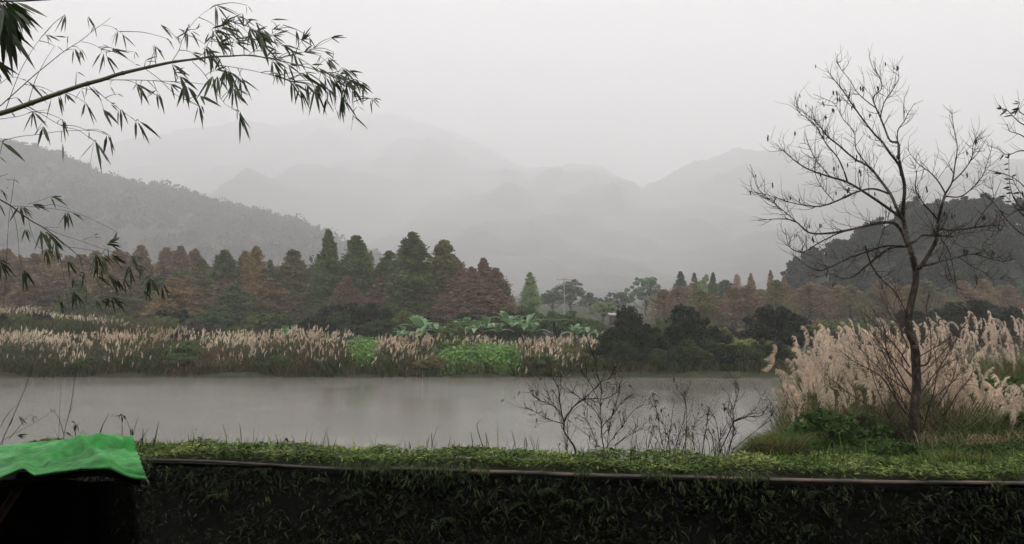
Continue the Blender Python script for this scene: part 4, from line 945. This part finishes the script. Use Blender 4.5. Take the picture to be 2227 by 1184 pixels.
def C7(u, v): return (u / 3.1814, 820 + v / 3.1814)
K7 = 5.9 / F / 3.1814
for i, (st, lf) in enumerate([
  ([([(670, 470), (700, 360), (755, 250)], 4, 1.5)], 0), ([([(845, 470), (845, 350), (842, 262)], 3, 1), ([(842, 262), (820, 268), (795, 276)], 5, 1)], 4), ([([(985, 480), (990, 360)], 4, 2), ([(950, 470), (1025, 360)], 3, 1)], 0),
  ([([(1065, 480), (1080, 400), (1098, 312)], 5, 2)], 0), ([([(1330, 480), (1345, 390)], 4, 1), ([(1370, 490), (1420, 420)], 4, 1)], 2), ([([(1940, 490), (1975, 430)], 4, 1), ([(1915, 490), (1918, 440)], 3, 1)], 2),
  ([([(915, 470), (918, 360)], 5, 2)], 2), ([([(3340, 480), (3300, 340), (3330, 300)], 3, 1)], 0), ([([(520, 430), (530, 330)], 4, 1)], 6)]):
    shrub('weed', st, 5.75, 190 + i, ['slanting bare weed stalk behind the tarpaulin', 'thin weed with a bent tip above the tarpaulin corner', 'crossed pair of weed stalks right of the tarpaulin', 'thick upright weed stalk right of the crossed pair',
      'short forked weed on the wall top left of centre', 'short leaning weed on the wall top nearer the middle', 'upright weed stub touching the tarpaulin corner', 'lone thin stalk rising against the water left of the shrubs', 'bushy weed tip above the tarpaulin ridge'][i], leafy=lf, conv=C7, kk=K7, cat='weed', twn=.12)

# ------------------------------------------------------------------ bamboo
def leaf_fan(ml, c, ang, n, L, r, spread=28, depthv=.35, w=.105):
    """n lance leaves hanging from one node, about ang degrees (0 right, 90 down)"""
    for k in range(n):
        a = radians(ang + (k - (n - 1) / 2) * spread * 2 / max(n, 2) + r.normal() * 7); d = np.array([cos(a), r.normal() * depthv, -sin(a)])
        ln = L * r.uniform(.65, 1.12); sd = np.array([r.normal() * .5, 1.0, r.normal() * .5])
        leaves(ml, c[None] + r.normal(size=(1, 3)) * .004, d[None], sd[None], ln, ln * w * r.uniform(.6, 1.25), droop=.1 + .12 * r.random())
def sag(a, b_, s, n=3): 
    m = (a + b_) / 2 + np.array([0, 0, s]); return spline([a, m, b_], 5)
def C1(u, v): return (u / 2.4667, v / 2.4667)
YB = 5.0; K1 = YB / F / 2.4667
root = empty('bamboo', (P(-700, 900, YB)[0], YB, 2.9)); og = np.array(root.location)
main = [(0, 610), (150, 560), (300, 507), (450, 455), (550, 428), (640, 398), (780, 365), (920, 335), (1030, 320), (1130, 307), (1240, 302), (1330, 298), (1450, 315), (1560, 340), (1680, 372), (1800, 412), (1900, 462), (1975, 512)]
qm = spline([np.array([og[0], YB, 2.8]), P(-640, 500, YB), P(-400, 330, YB), P(-150, 285, YB)] + [P(*C1(*a), YB) for a in main], 5)
s = np.concatenate([[0], np.cumsum(np.linalg.norm(np.diff(qm, axis=0), axis=1))]); dens_t = np.arange(0, s[-1], .012)
qd = np.stack([np.interp(dens_t, s, qm[:, i]) for i in range(3)], 1)
nodes = [(0, 13.5), (150, 12.5), (300, 11.5), (450, 11), (640, 9.5), (780, 8.2), (920, 7), (1030, 6), (1130, 5), (1240, 4), (1450, 3), (1680, 2), (1975, 1.1)]
pxq = (qd[:, 0] / qd[:, 1] * F + CX) * 2.4667; rad = np.interp(pxq, [a for a, b_ in nodes], [b_ for a, b_ in nodes]) * K1 
for a in (150, 300, 450, 640, 785, 920, 1030, 1130, 1240, 1330, 1450, 1560): rad = rad * (1 + .30 * np.exp(-((pxq - a) / 5.0) ** 2))
m = MB(); tube(m, qd - og, rad, 10); m.build('culm', M_culm, root)
mt = MB(); ml = MB(); r = rng(110)
def near_culm(p_, back=60):
    px_ = (p_[0] / p_[1] * F + CX) * 2.4667; i = int(np.argmin(np.abs(pxq - (px_ - back)))); return qd[i]
ALLP = [np.stack([np.interp(np.linspace(0, s[-1], 900), s, qm[:, i]) for i in range(3)], 1)[500:]]
def fan_at(u, v, ang, n, L, twig=True, back=90, src=None, spread=28):
    c = P(*C1(u, v), YB + r.normal() * .12)
    if twig:
        C_ = np.concatenate(ALLP); dd = np.linalg.norm(C_ - c - [-.06 * back / 90, 0, 0], axis=1); a = C_[int(np.argmin(dd))]
        q = sag(a, c, .06 * np.linalg.norm(c - a)); tube(mt, q - og, np.linspace(.0026, .0011, len(q)), 4)
    leaf_fan(ml, c - og, ang, n, L * K1 * 1.12, r, spread, w=.125)
def poly(pts, a=2.2, b_=.9):
    q = spline([P(*C1(*p_), YB) for p_ in pts], 5); ALLP.append(q); tube(mt, q - og, np.linspace(a * K1, b_ * K1, len(q)), 5)
poly([(-60, 620), (0, 570), (90, 490), (190, 400), (270, 335), (350, 272), (440, 215), (500, 165), (550, 130), (595, 95)], 3.2, .8)
poly([(30, 590), (70, 480), (110, 380), (160, 290), (200, 230), (240, 180)], 2, .8)
poly([(150, 560), (190, 430), (240, 330), (290, 250)], 2, .8); poly([(360, 270), (362, 200)], 1, .8); poly([(440, 225), (500, 240), (570, 280)], 1.4, .8); poly([(550, 135), (600, 145), (640, 170)], 1.2, .8); poly([(500, 160), (507, 140)], 1, .8)
poly([(0, 640), (100, 625), (180, 600), (260, 590)], 1.6, .8); poly([(0, 760), (100, 735), (210, 722), (330, 705), (440, 700), (520, 695), (575, 725)], 1.8, .8); poly([(150, 570), (250, 630), (340, 680), (420, 700), (480, 740), (505, 760)], 1.8, .8)
poly([(550, 430), (700, 430), (850, 435), (1000, 443), (1115, 455)], 2.2, 1); poly([(500, 470), (580, 540), (660, 600), (730, 650)], 1.6, .8); poly([(780, 370), (860, 430), (930, 500), (1000, 540), (1065, 570)], 1.8, .8); poly([(1030, 330), (1090, 390), (1150, 480), (1210, 560), (1280, 598)], 1.8, .8)
poly([(1170, 350), (1300, 370), (1420, 395), (1500, 415), (1560, 440)], 1.8, .8); poly([(920, 335), (960, 270), (980, 210), (1015, 150), (1080, 80), (1160, 28)], 1.8, .7); poly([(1330, 300), (1400, 240), (1450, 190), (1520, 135)], 1.6, .7)
poly([(1130, 310), (1110, 250), (1160, 180), (1250, 120)], 2, .8); poly([(1450, 315), (1560, 300), (1680, 260), (1790, 205)], 1.8, .8); poly([(1900, 462), (1895, 600), (1885, 700)], 1, .6); poly([(0, 450), (60, 415), (140, 435), (240, 500)], 1.2, .7)
# fans: u, v, direction, leaves, length
for a in [(240, 180, 10, 1, 100), (245, 180, 60, 2, 60), (350, 80, 92, 3, 95), (365, 195, 190, 1, 70), (300, 250, 35, 1, 60), (475, 92, 65, 2, 70), (507, 140, 90, 1, 60), (632, 165, 100, 3, 85), (650, 180, 50, 2, 90), (600, 260, 30, 4, 85), (600, 255, 200, 1, 50),
   (400, 265, 70, 3, 90), (430, 270, 55, 3, 90), (548, 285, 90, 3, 95), (570, 300, 60, 3, 90), (820, 245, 92, 2, 90), (838, 250, 40, 2, 100), (780, 330, 345, 2, 70), (720, 280, 50, 2, 75), (725, 345, 10, 1, 40), (410, 390, 30, 1, 80),
   (140, 435, 45, 1, 130), (215, 480, 40, 1, 60), (90, 525, 45, 1, 100), (272, 535, 92, 2, 85), (320, 515, 75, 2, 95), (350, 500, 50, 3, 80), (440, 475, 100, 2, 70), (470, 465, 65, 2, 90), (590, 455, 65, 1, 60), (630, 505, 18, 1, 65), (458, 552, 75, 4, 100), (555, 585, 55, 2, 105),
   (600, 560, 20, 2, 45), (638, 585, 80, 3, 95), (725, 650, 85, 2, 90), (745, 655, 55, 3, 110), (730, 450, 60, 4, 100), (735, 450, 130, 1, 50), (755, 460, 60, 2, 105), (840, 490, 150, 2, 60), (850, 500, 70, 3, 95), (175, 600, 100, 2, 95), (180, 600, 65, 2, 90), (230, 680, 75, 3, 110), (225, 662, 0, 1, 40),
   (330, 640, 80, 2, 90), (340, 645, 50, 1, 60), (478, 705, 88, 1, 60), (505, 755, 95, 4, 140), (515, 760, 60, 3, 120), (575, 725, 85, 2, 110), (590, 730, 80, 1, 90), (330, 765, 65, 1, 80), (10, 765, 35, 1, 130), (0, 830, 30, 1, 60), (60, 600, 30, 1, 50), (155, 575, 30, 1, 30),
   (915, 455, 45, 3, 80), (965, 410, 60, 4, 120), (990, 450, 85, 5, 110), (1010, 470, 50, 4, 100), (925, 345, 50, 3, 90), (935, 380, 350, 2, 85), (1065, 570, 88, 3, 120), (1075, 575, 70, 2, 80), (1075, 510, 35, 2, 110), (1035, 285, 30, 3, 90),
   (1000, 170, 110, 3, 80), (1015, 130, 100, 2, 75), (1020, 170, 45, 3, 75), (960, 155, 20, 2, 60), (860, 140, 20, 2, 75), (890, 205, 45, 2, 75), (945, 195, 70, 1, 60), (1050, 160, 320, 2, 60), (1100, 240, 310, 3, 90), (1100, 250, 70, 5, 100), (1110, 280, 40, 4, 90),
   (1130, 300, 80, 5, 85), (1160, 25, 12, 1, 130), (1162, 30, 70, 2, 120), (1165, 30, 92, 1, 130), (1190, 170, 60, 4, 90), (1180, 150, 330, 4, 100), (1210, 110, 340, 2, 90), (1160, 190, 60, 4, 95), (1190, 235, 50, 4, 80), (1210, 150, 30, 3, 90), (1270, 90, 40, 3, 80), (1310, 140, 300, 3, 90), (1320, 110, 0, 2, 70),
   (1330, 30, 70, 2, 50), (1370, 120, 40, 2, 70), (1340, 150, 60, 5, 110), (1370, 160, 55, 5, 110), (1300, 195, 15, 2, 80), (1400, 190, 50, 5, 100), (1280, 195, 110, 1, 70), (1210, 370, 95, 5, 110), (1140, 410, 100, 4, 130), (1165, 410, 70, 5, 110), (1150, 380, 330, 3, 90), (1225, 380, 50, 5, 110),
   (1250, 430, 80, 5, 110), (1280, 415, 85, 3, 90), (1295, 420, 65, 4, 115), (1250, 480, 60, 5, 110), (1260, 470, 15, 2, 80), (1285, 600, 60, 3, 90), (1290, 620, 65, 5, 130), (1275, 600, 90, 1, 50), (1480, 180, 330, 3, 75), (1460, 190, 350, 3, 70), (1520, 240, 20, 4, 90), (1590, 160, 80, 3, 90), (1620, 220, 300, 4, 90),
   (1610, 210, 20, 3, 75), (1660, 200, 60, 2, 65), (1560, 270, 20, 3, 80), (1630, 280, 340, 4, 80), (1480, 250, 100, 2, 85), (1470, 330, 30, 4, 90), (1455, 330, 80, 3, 85), (1480, 320, 350, 3, 80), (1770, 205, 0, 3, 85), (1720, 290, 110, 2, 70), (1740, 280, 20, 4, 80), (1790, 280, 90, 1, 50),
   (1750, 330, 30, 5, 80), (1760, 310, 60, 4, 80), (1560, 440, 75, 2, 100), (1575, 445, 60, 3, 100), (1610, 480, 85, 4, 110), (1640, 450, 60, 4, 110), (1550, 350, 50, 4, 90), (1640, 390, 40, 4, 90), (1690, 470, 95, 4, 140), (1700, 440, 60, 4, 100), (1750, 530, 95, 2, 90), (1760, 480, 60, 4, 90), (1830, 540, 90, 4, 90),
   (1840, 540, 60, 3, 90), (1800, 590, 80, 1, 50), (1900, 620, 45, 1, 80), (1915, 575, 25, 1, 45), (1990, 530, 60, 3, 60), (2000, 530, 25, 2, 60), (1985, 530, 150, 1, 50), (1870, 380, 20, 4, 70), (1820, 400, 10, 4, 80), (1880, 430, 40, 4, 80), (1900, 470, 60, 3, 90), (1940, 440, 50, 3, 60), (1850, 470, 80, 3, 80), (1790, 440, 70, 4, 90)]:
    u, v = a[0], a[1]
    tw = True
    fan_at(u, v, a[2], a[3], a[4] * .98, twig=tw, back=(60 if u < 1400 else 130) + r.uniform(0, 50))
for k in range(38):                                     # thick tip spray
    t = r.random(); u = 1430 + 520 * t; v = np.interp(u, [1430, 1700, 1950], [305, 370, 470]) + r.normal() * (62 - 30 * t) + 15
    fan_at(u, v, r.uniform(10, 85), int(r.integers(2, 5)), r.uniform(55, 90), back=r.uniform(40, 160))
for k in range(26):                                     # sprays above the bend
    u = r.uniform(1080, 1460); v = r.normal(195, 45); fan_at(u, v, r.uniform(-30, 90), int(r.integers(1, 4)), r.uniform(60, 100), back=r.uniform(-30, 80))
mt.build('twigs', M_btwig, root); ml.build('leaves', M_bleaf, root)
tag(root, 'long bamboo culm arching across the sky from the left with fans of narrow leaves', 'bamboo')

# dense near spray at the corner
YC = 3.2; c0 = P(-30, -25, YC); root = empty('bamboo', (c0[0] - .6, YC, 2.85)); og = np.array(root.location); mt = MB(); ml = MB()
q = spline([og, P(-260, 500, YC), P(-180, 100, YC), P(-60, -60, YC)], 8); m = MB(); tube(m, q - og, np.linspace(.03, .014, len(q)), 10); m.build('culm', M_culm, root)
kc = YC / F
for (px, py, ang, n_, L_) in [(10, 2, 60, 5, 80), (20, 5, 30, 3, 72), (28, 8, 45, 4, 78), (22, 22, 62, 5, 75), (12, 15, 85, 5, 78), (5, 5, 92, 4, 80), (35, 25, 60, 3, 55), (10, 55, 78, 4, 95), (14, 58, 55, 4, 90), (8, 60, 92, 3, 90), (-8, 130, 60, 4, 60), (-4, 60, 105, 4, 75), (-15, 140, 45, 3, 55), (-10, 20, 80, 5, 95), (0, 30, 70, 4, 90)]:
    leaf_fan(ml, P(px, py, YC + r.normal() * .06) - og, ang, n_, L_ * kc, r, 30, w=.16)
    qq = sag(P(-60, -60, YC), P(px, py, YC), .01); tube(mt, qq - og, .0018, 4)
mt.build('twigs', M_btwig, root); ml.build('leaves', M_bleaf, root); tag(root, 'thick cluster of broad bamboo leaves hanging in the upper left corner', 'bamboo')

# lower drooping culm
def C2(u, v): return (u / 2.961, 320 + v / 2.961)
YD = 4.8; K2 = YD / F / 2.961
root = empty('bamboo', (P(-560, 900, YD)[0], YD, 2.9)); og = np.array(root.location); m = MB(); mt = MB(); ml = MB()
def poly2(mb_, pts, a, b_, ex=None):
    q3 = [P(*C2(*p_), YD) for p_ in pts]
    if ex is not None: q3 = ex + q3
    q = spline(q3, 6); tube(mb_, q - og, np.linspace(a * K2, b_ * K2, len(q)), 6)
poly2(m, [(-300, 180), (0, 340), (70, 380), (130, 425), (200, 475), (280, 520), (370, 590), (440, 645), (500, 695), (600, 765), (700, 830), (760, 870)], 6, 1.2, ex=[og, P(-420, 500, YD)])
m.build('culm', M_btwig, root)
for pts in [[(70, 380), (200, 385), (330, 397), (430, 412), (520, 435), (640, 490), (700, 520), (750, 550)], [(290, 520), (380, 560), (480, 592), (560, 620), (660, 655), (760, 690), (860, 715), (940, 760)], [(440, 645), (560, 660), (680, 690), (830, 715)],
            [(92, 200), (75, 330), (60, 430), (48, 600), (40, 780), (28, 960), (14, 1200)], [(70, 390), (100, 480), (118, 600), (125, 700), (150, 800)], [(360, 590), (385, 700), (405, 800), (425, 920), (445, 1040), (452, 1080)], [(510, 700), (530, 780), (548, 850), (557, 940), (545, 1060), (530, 1180)],
            [(180, 450), (200, 540), (230, 620), (270, 660)], [(250, 395), (330, 370), (400, 385), (450, 400)], [(180, 370), (260, 345), (330, 318)], [(600, 765), (655, 860), (655, 960)], [(660, 800), (800, 860), (930, 850), (1000, 800), (1045, 785)], [(0, 190), (50, 175)], [(40, 210), (90, 215), (125, 240)], [(280, 515), (380, 518)], [(535, 600), (600, 575)]]:
    poly2(mt, pts, 1.6, .8)
def f2(u, v, ang, n_, L_, sp=26): leaf_fan(ml, P(*C2(u, v), YD + r.normal() * .08) - og, ang, n_, L_ * K2, r, sp, w=.12)
for a in [(5, 275, 60, 3, 70), (0, 370, 75, 3, 95), (40, 262, 350, 1, 40), (90, 215, 40, 1, 40), (325, 320, 352, 2, 110), (340, 325, 40, 2, 110), (215, 370, 15, 5, 105), (135, 385, 50, 6, 100), (125, 385, 92, 3, 110), (150, 400, 30, 4, 90), (425, 420, 100, 3, 115), (438, 420, 82, 2, 110), (460, 425, 22, 2, 80), (165, 525, 75, 4, 100),
          (260, 535, 78, 5, 150), (290, 545, 60, 6, 150), (330, 560, 55, 5, 110), (300, 660, 70, 6, 110), (350, 610, 85, 4, 130), (150, 800, 75, 5, 115), (0, 730, 55, 6, 110), (0, 745, 75, 4, 120), (440, 735, 65, 6, 120), (470, 850, 100, 3, 80), (540, 820, 95, 3, 90), (510, 815, 5, 2, 60), (475, 930, 75, 4, 110), (495, 950, 95, 3, 90),
          (755, 550, 130, 2, 90), (690, 625, 345, 4, 130), (700, 620, 20, 3, 110), (620, 690, 95, 4, 150), (690, 640, 95, 2, 100), (650, 740, 70, 6, 110), (660, 700, 50, 6, 110), (640, 720, 85, 5, 120), (720, 700, 40, 5, 100), (740, 720, 15, 3, 80), (830, 765, 90, 5, 130), (845, 700, 40, 5, 110), (850, 730, 60, 5, 120), (735, 845, 55, 5, 110), (620, 830, 30, 3, 120), (700, 830, 60, 4, 110),
          (965, 830, 115, 3, 90), (960, 840, 70, 7, 140), (985, 850, 45, 4, 110), (925, 925, 50, 4, 70), (1045, 885, 65, 4, 95), (720, 965, 45, 6, 110), (730, 970, 20, 5, 110), (620, 980, 65, 3, 80), (650, 985, 30, 4, 90), (700, 970, 100, 3, 80), (345, 985, 20, 2, 60), (385, 990, 75, 5, 85), (375, 950, 70, 2, 50), (440, 1095, 0, 2, 40), (600, 575, 350, 2, 50), (800, 855, 50, 4, 90), (900, 760, 60, 4, 90), (880, 700, 30, 3, 80)]:
    f2(*a)
mt.build('twigs', M_btwig, root); ml.build('leaves', M_bleaf, root); tag(root, 'lower drooping bamboo shoot with leaf fans hanging in front of the left hill', 'bamboo')

# long thin canes rising behind the tarpaulin
def canes(name, polys, Yd, label, fans=(), rad=.0032):
    b0 = P(*polys[0][0], Yd); root = empty(name, (b0[0], Yd, float(ground_z(b0[0], Yd)))); og = np.array(root.location); m = MB(); ml = MB()
    for i, pts in enumerate(polys):
        q3 = [P(*p_, Yd) for p_ in pts]
        if i == 0: q3 = [og] + q3
        q = spline(q3, 6); tube(m, q - og, np.linspace(rad, rad * .35, len(q)), 5)
    m.build('stem', M_btwig, root)
    for (px, py, ang, n_, L_) in fans: leaf_fan(ml, P(px, py, Yd) - og, ang, n_, L_ * Yd / F, r, 25, w=.13)
    if fans: ml.build('leaves', M_bleaf, root)
    return tag(root, label, 'cane')
canes('bamboo_cane', [[(138, 955), (150, 900), (158, 860), (168, 780), (178, 720), (188, 690)], [(140, 950), (130, 915), (118, 895)], [(170, 770), (185, 740)], [(150, 900), (160, 880)]], 6.2, 'straight thin cane rising from behind the tarpaulin ridge', [(120, 900, 250, 3, 22), (142, 940, 20, 3, 24)])
canes('bamboo_cane', [[(5, 965), (18, 930), (40, 880), (60, 830), (80, 770), (110, 715), (150, 680), (175, 665)], [(22, 925), (30, 905)]], 6.0, 'thin cane leaning right from the left edge behind the tarpaulin', [(40, 905, 40, 3, 24)])
canes('bamboo_cane', [[(128, 948), (131, 860), (130, 815)]], 6.1, 'short hair-thin cane left of the straight one', [], .0022)
canes('bamboo_cane', [[(0, 968), (30, 945), (75, 920), (118, 892)], [(20, 955), (45, 925), (62, 905), (72, 902)], [(0, 930), (18, 900), (35, 882)]], 5.9, 'spray of low arching canes at the left edge behind the tarpaulin', [(70, 905, 30, 4, 22), (36, 946, 10, 4, 26), (36, 884, 330, 2, 14)], .0026)

# ------------------------------------------------------------------ tarpaulin and its frame
mg, n, l, p, o = new_mat('wet_green_tarpaulin')
x = noise_node(n, l, 9, 5); rr_ = ramp_node(n, l, x.outputs[0], [(.35, (.02, .24, .03)), (.55, (.038, .43, .055)), (.72, (.11, .54, .15))])  # palest green paints the highlights of the wet cloth
l.new(rr_.outputs[0], p.inputs['Base Color']); p.inputs['Specular IOR Level'].default_value = .22; rgh = mapr(n, l, x.outputs[0], .3, .7, .55, .3); l.new(rgh, p.inputs['Roughness'])
y = noise_node(n, l, 30, 4); b = n.new('ShaderNodeBump'); b.inputs['Distance'].default_value = .004; l.new(y.outputs[0], b.inputs['Height'])
w_ = n.new('ShaderNodeTexWave'); w_.inputs['Scale'].default_value = 9; w_.inputs['Distortion'].default_value = 2.2; w_.inputs['Detail'].default_value = 2; t_ = n.new('ShaderNodeTexCoord'); l.new(t_.outputs['Object'], w_.inputs[0])
b2 = n.new('ShaderNodeBump'); b2.inputs['Distance'].default_value = .002; l.new(w_.outputs[1], b2.inputs['Height']); l.new(b.outputs[0], b2.inputs['Normal']); l.new(b2.outputs[0], p.inputs['Normal'])
tr_ = n.new('ShaderNodeBsdfTranslucent'); l.new(rr_.outputs[0], tr_.inputs[0]); mx = n.new('ShaderNodeMixShader'); mx.inputs[0].default_value = .15; l.new(p.outputs[0], mx.inputs[1]); l.new(tr_.outputs[0], mx.inputs[2]); l.new(mx.outputs[0], o.inputs[0])
YF, YK = 2.75, 3.45
front = [(-260, 1060), (-120, 1052), (0, 1040), (30, 1028), (52, 1019), (66, 1030), (75, 1036), (120, 1028), (180, 1021), (240, 1021), (262, 1032), (285, 1041), (318, 1046)]
backl = [(-260, 990), (-120, 978), (0, 970), (80, 962), (160, 955), (205, 945), (250, 946), (285, 951)]
nu, nv = 150, 60
U = np.linspace(-260, 318, nu); V_ = np.linspace(0, 1, nv); T = np.empty((nu, nv, 3))
for i, u in enumerate(U):
    f = (u + 260) / 578; ub = -260 + f * 545
    pf = P(u, np.interp(u, *zip(*front)), YF + .02 * sin(u * .05)); pb = P(ub, np.interp(ub, *zip(*backl)), YK)
    for j, v in enumerate(V_):
        c = pf * (1 - v) + pb * v
        g = math.exp(-((318 - u) / 85.0) )                                  # gathers at the drawstring edge
        crease = -.05 * abs(float(fbm(np.array(u * .022 + v * 2.2 + 5), np.array(v * 4.5 - u * .012), 2))); rip = .012 * g * sin(v * 62 + 1.5 * sin(v * 9)) * sin(pi * min(1, v * 6 + .1))
        fold = .038 * math.exp(-((u - (150 + 90 * (1 - v))) / 26.0) ** 2) * (1 - .85 * v) + .026 * math.exp(-((v - .55 - .0016 * (u - 165)) / .07) ** 2) * (1 if u > 160 else math.exp(-((u - 160) / 70) ** 2)) - .024 * math.exp(-((v - .36 - .0022 * (u - 165)) / .06) ** 2) * (u > 120)
        lump = (.055 - .04 * v) * float(fbm(np.array(u * .021 + 3), np.array(v * 2.6), 4)) + .012 * float(fbm(np.array(u * .07), np.array(v * 8.), 3))
        c = c + np.array([0, 0, (rip + (fold + lump + crease) * sin(pi * min(1, v * 2.5) / 2) * (1 if v < .9 else (1 - v) * 10) + .02 * sin(pi * v))]) + np.array([.0025 * g * sin(v * 62 + .6), 0, 0])
        T[i, j] = c
base = T[0, 0].copy(); idx = np.arange(nu * nv).reshape(nu, nv); m = MB()
m.add((T - base).reshape(-1, 3), np.stack([idx[:-1, :-1], idx[1:, :-1], idx[1:, 1:], idx[:-1, 1:]], -1).reshape(-1, 4))
tarp = m.build('tarpaulin', mg); tarp.location = base
so = tarp.modifiers.new('thickness', 'SOLIDIFY'); so.thickness = .003; so.offset = 0
tag(tarp, 'bright green wet tarpaulin with gathered right edge at the lower left', 'tarpaulin')
M_metal = ramp_mat('dark_rusty_pipe', [(.35, (.02, .017, .015)), (.6, (.045, .035, .03)), (.75, (.09, .05, .035))], 10, .55)
root = empty('canopy_frame', tuple(P(-40, 1055, YF)[:2]) + (2.85,)); og = np.array(root.location)
m = MB(); q = spline([P(-260, 1068, YF + .03), P(0, 1052, YF + .03), P(75, 1044, YF + .03), P(180, 1031, YF + .03), P(240, 1031, YF + .03), P(285, 1046, YF + .03), P(316, 1052, YF + .03)], 6); tube(m, q - og, .011, 10); m.build('front_bar', M_metal, root)
m = MB(); q = spline([P(-260, 997, YK), P(100, 968, YK), P(285, 962, YK)], 5); tube(m, q - og, .011, 10); m.build('rear_bar', M_metal, root)
m = MB(); q = spline([P(316, 1052, YF + .03), P(285, 962, YK)], 5); tube(m, q - og, .010, 8); m.build('side_bar', M_metal, root)
e = P(317, 1051, YF + .02) - og; m = MB(); a = np.linspace(0, 2 * pi, 17); tube(m, np.stack([e[0] + .012 * np.cos(a), np.full(17, e[1] - .008), e[2] + .012 * np.sin(a)], 1), .004, 6, cap=False); m.build('ring', M_conc, root)
m = MB(); tube(m, np.array([P(52, 1046, YF + .04), P(-160, 1360, YF - .05)]) - og, [.016, .018], 4); m.build('strut', ramp_mat('brown_timber', [(.3, (.07, .045, .035)), (.7, (.13, .085, .065))], 12, .75, stretch=(1, 1, 3)), root)
m = MB(); c = P(52, 1036, YF + .035) - og; box(m, c - [.02, .012, .03], c + [.02, .012, .012]); m.build('clamp', M_metal, root, smooth=False)
m = MB(); c = P(300, 1300, YK + .1); 
for xx in (-2.6,): tube(m, np.array([(xx, YK + .02, 2.85), (xx, YK + .02, P(283, 965, YK)[2])]) - og, .014, 8)
m.build('rear_post', M_metal, root)
tag(root, 'dark pipe frame with a brown slanting strut carrying the green tarpaulin', 'frame')

M_black = ramp_mat('black_shade_sheet', [(.3, (.006, .006, .005)), (.7, (.014, .014, .012))], 6, .6, .01, 5, spec=.15)  # added sheet, its black stands in for the shade under the tarpaulin
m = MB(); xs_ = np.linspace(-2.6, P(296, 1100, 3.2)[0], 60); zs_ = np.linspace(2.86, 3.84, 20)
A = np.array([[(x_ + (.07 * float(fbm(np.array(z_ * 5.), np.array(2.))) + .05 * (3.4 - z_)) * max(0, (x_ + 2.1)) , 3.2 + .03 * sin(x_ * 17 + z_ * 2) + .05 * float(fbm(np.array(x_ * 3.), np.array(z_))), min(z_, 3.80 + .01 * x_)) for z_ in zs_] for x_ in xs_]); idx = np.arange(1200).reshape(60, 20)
m.add(A.reshape(-1, 3), np.stack([idx[:-1, :-1], idx[1:, :-1], idx[1:, 1:], idx[:-1, 1:]], -1).reshape(-1, 4)); o = m.build('shade_sheet', M_black); so = o.modifiers.new('thickness', 'SOLIDIFY'); so.thickness = .004
tag(o, 'added black sheet standing in for the deep shade below the green tarpaulin', 'sheet')

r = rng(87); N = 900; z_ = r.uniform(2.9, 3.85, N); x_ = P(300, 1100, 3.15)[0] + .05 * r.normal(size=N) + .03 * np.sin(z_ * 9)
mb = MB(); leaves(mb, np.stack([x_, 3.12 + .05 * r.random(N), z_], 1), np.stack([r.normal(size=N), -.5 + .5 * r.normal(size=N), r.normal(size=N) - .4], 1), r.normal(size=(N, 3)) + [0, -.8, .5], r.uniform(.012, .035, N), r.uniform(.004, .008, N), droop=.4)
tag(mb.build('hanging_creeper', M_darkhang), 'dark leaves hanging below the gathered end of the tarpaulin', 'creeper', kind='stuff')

# black cable at the top left
m = MB(); q = spline([P(-500, 28, 4), P(0, 4, 4), P(105, -1, 4), P(700, -40, 4), P(1800, -60, 4)], 8); tube(m, q, .0045, 6); tag(m.build('cable', M_pod), 'black cable crossing the top left corner', 'cable')

# shelter the photographer stands under: it shades the wall face
M_sh = ramp_mat('dark_shelter_boards', [(.3, (.02, .017, .014)), (.7, (.05, .042, .035))], 5, .85)
m = MB(); box(m, (-7, -5, 2.80), (7.5, 4.2, 2.855)); tag(m.build('floor', M_sh, smooth=False), kind='structure')
m = MB(); box(m, (-7, -5, HC + 1.1), (7.5, 2.35, HC + 1.6)); tag(m.build('roof', M_sh, smooth=False), kind='structure')
m = MB(); box(m, (-7, -5.2, 2.8), (7.5, -5, HC + 1.6)); tag(m.build('wall', M_sh, smooth=False), kind='structure')
m = MB(); box(m, (-7.2, -5, 2.8), (-7.003, 2.9, HC + 1.6)); box(m, (7.503, -5, 2.8), (7.7, 2.9, HC + 1.6)); tag(m.build('side_wall', M_sh, smooth=False), kind='structure')

# ------------------------------------------------------------------ haze
mh = bpy.data.materials.new('haze'); mh.use_nodes = True; n = mh.node_tree.nodes; l = mh.node_tree.links; n.clear()
oh = n.new('ShaderNodeOutputMaterial'); pv = n.new('ShaderNodeVolumePrincipled'); pv.inputs['Color'].default_value = (.998, .998, .998, 1); pv.inputs['Density'].default_value = HAZE
l.new(pv.outputs[0], oh.inputs['Volume'])
m = MB(); box(m, (-5600, -560, -8), (5600, 9200, 1500)); hz = m.build('haze', mh, smooth=False); tag(hz, 'even grey mist filling the valley', 'haze', kind='stuff')
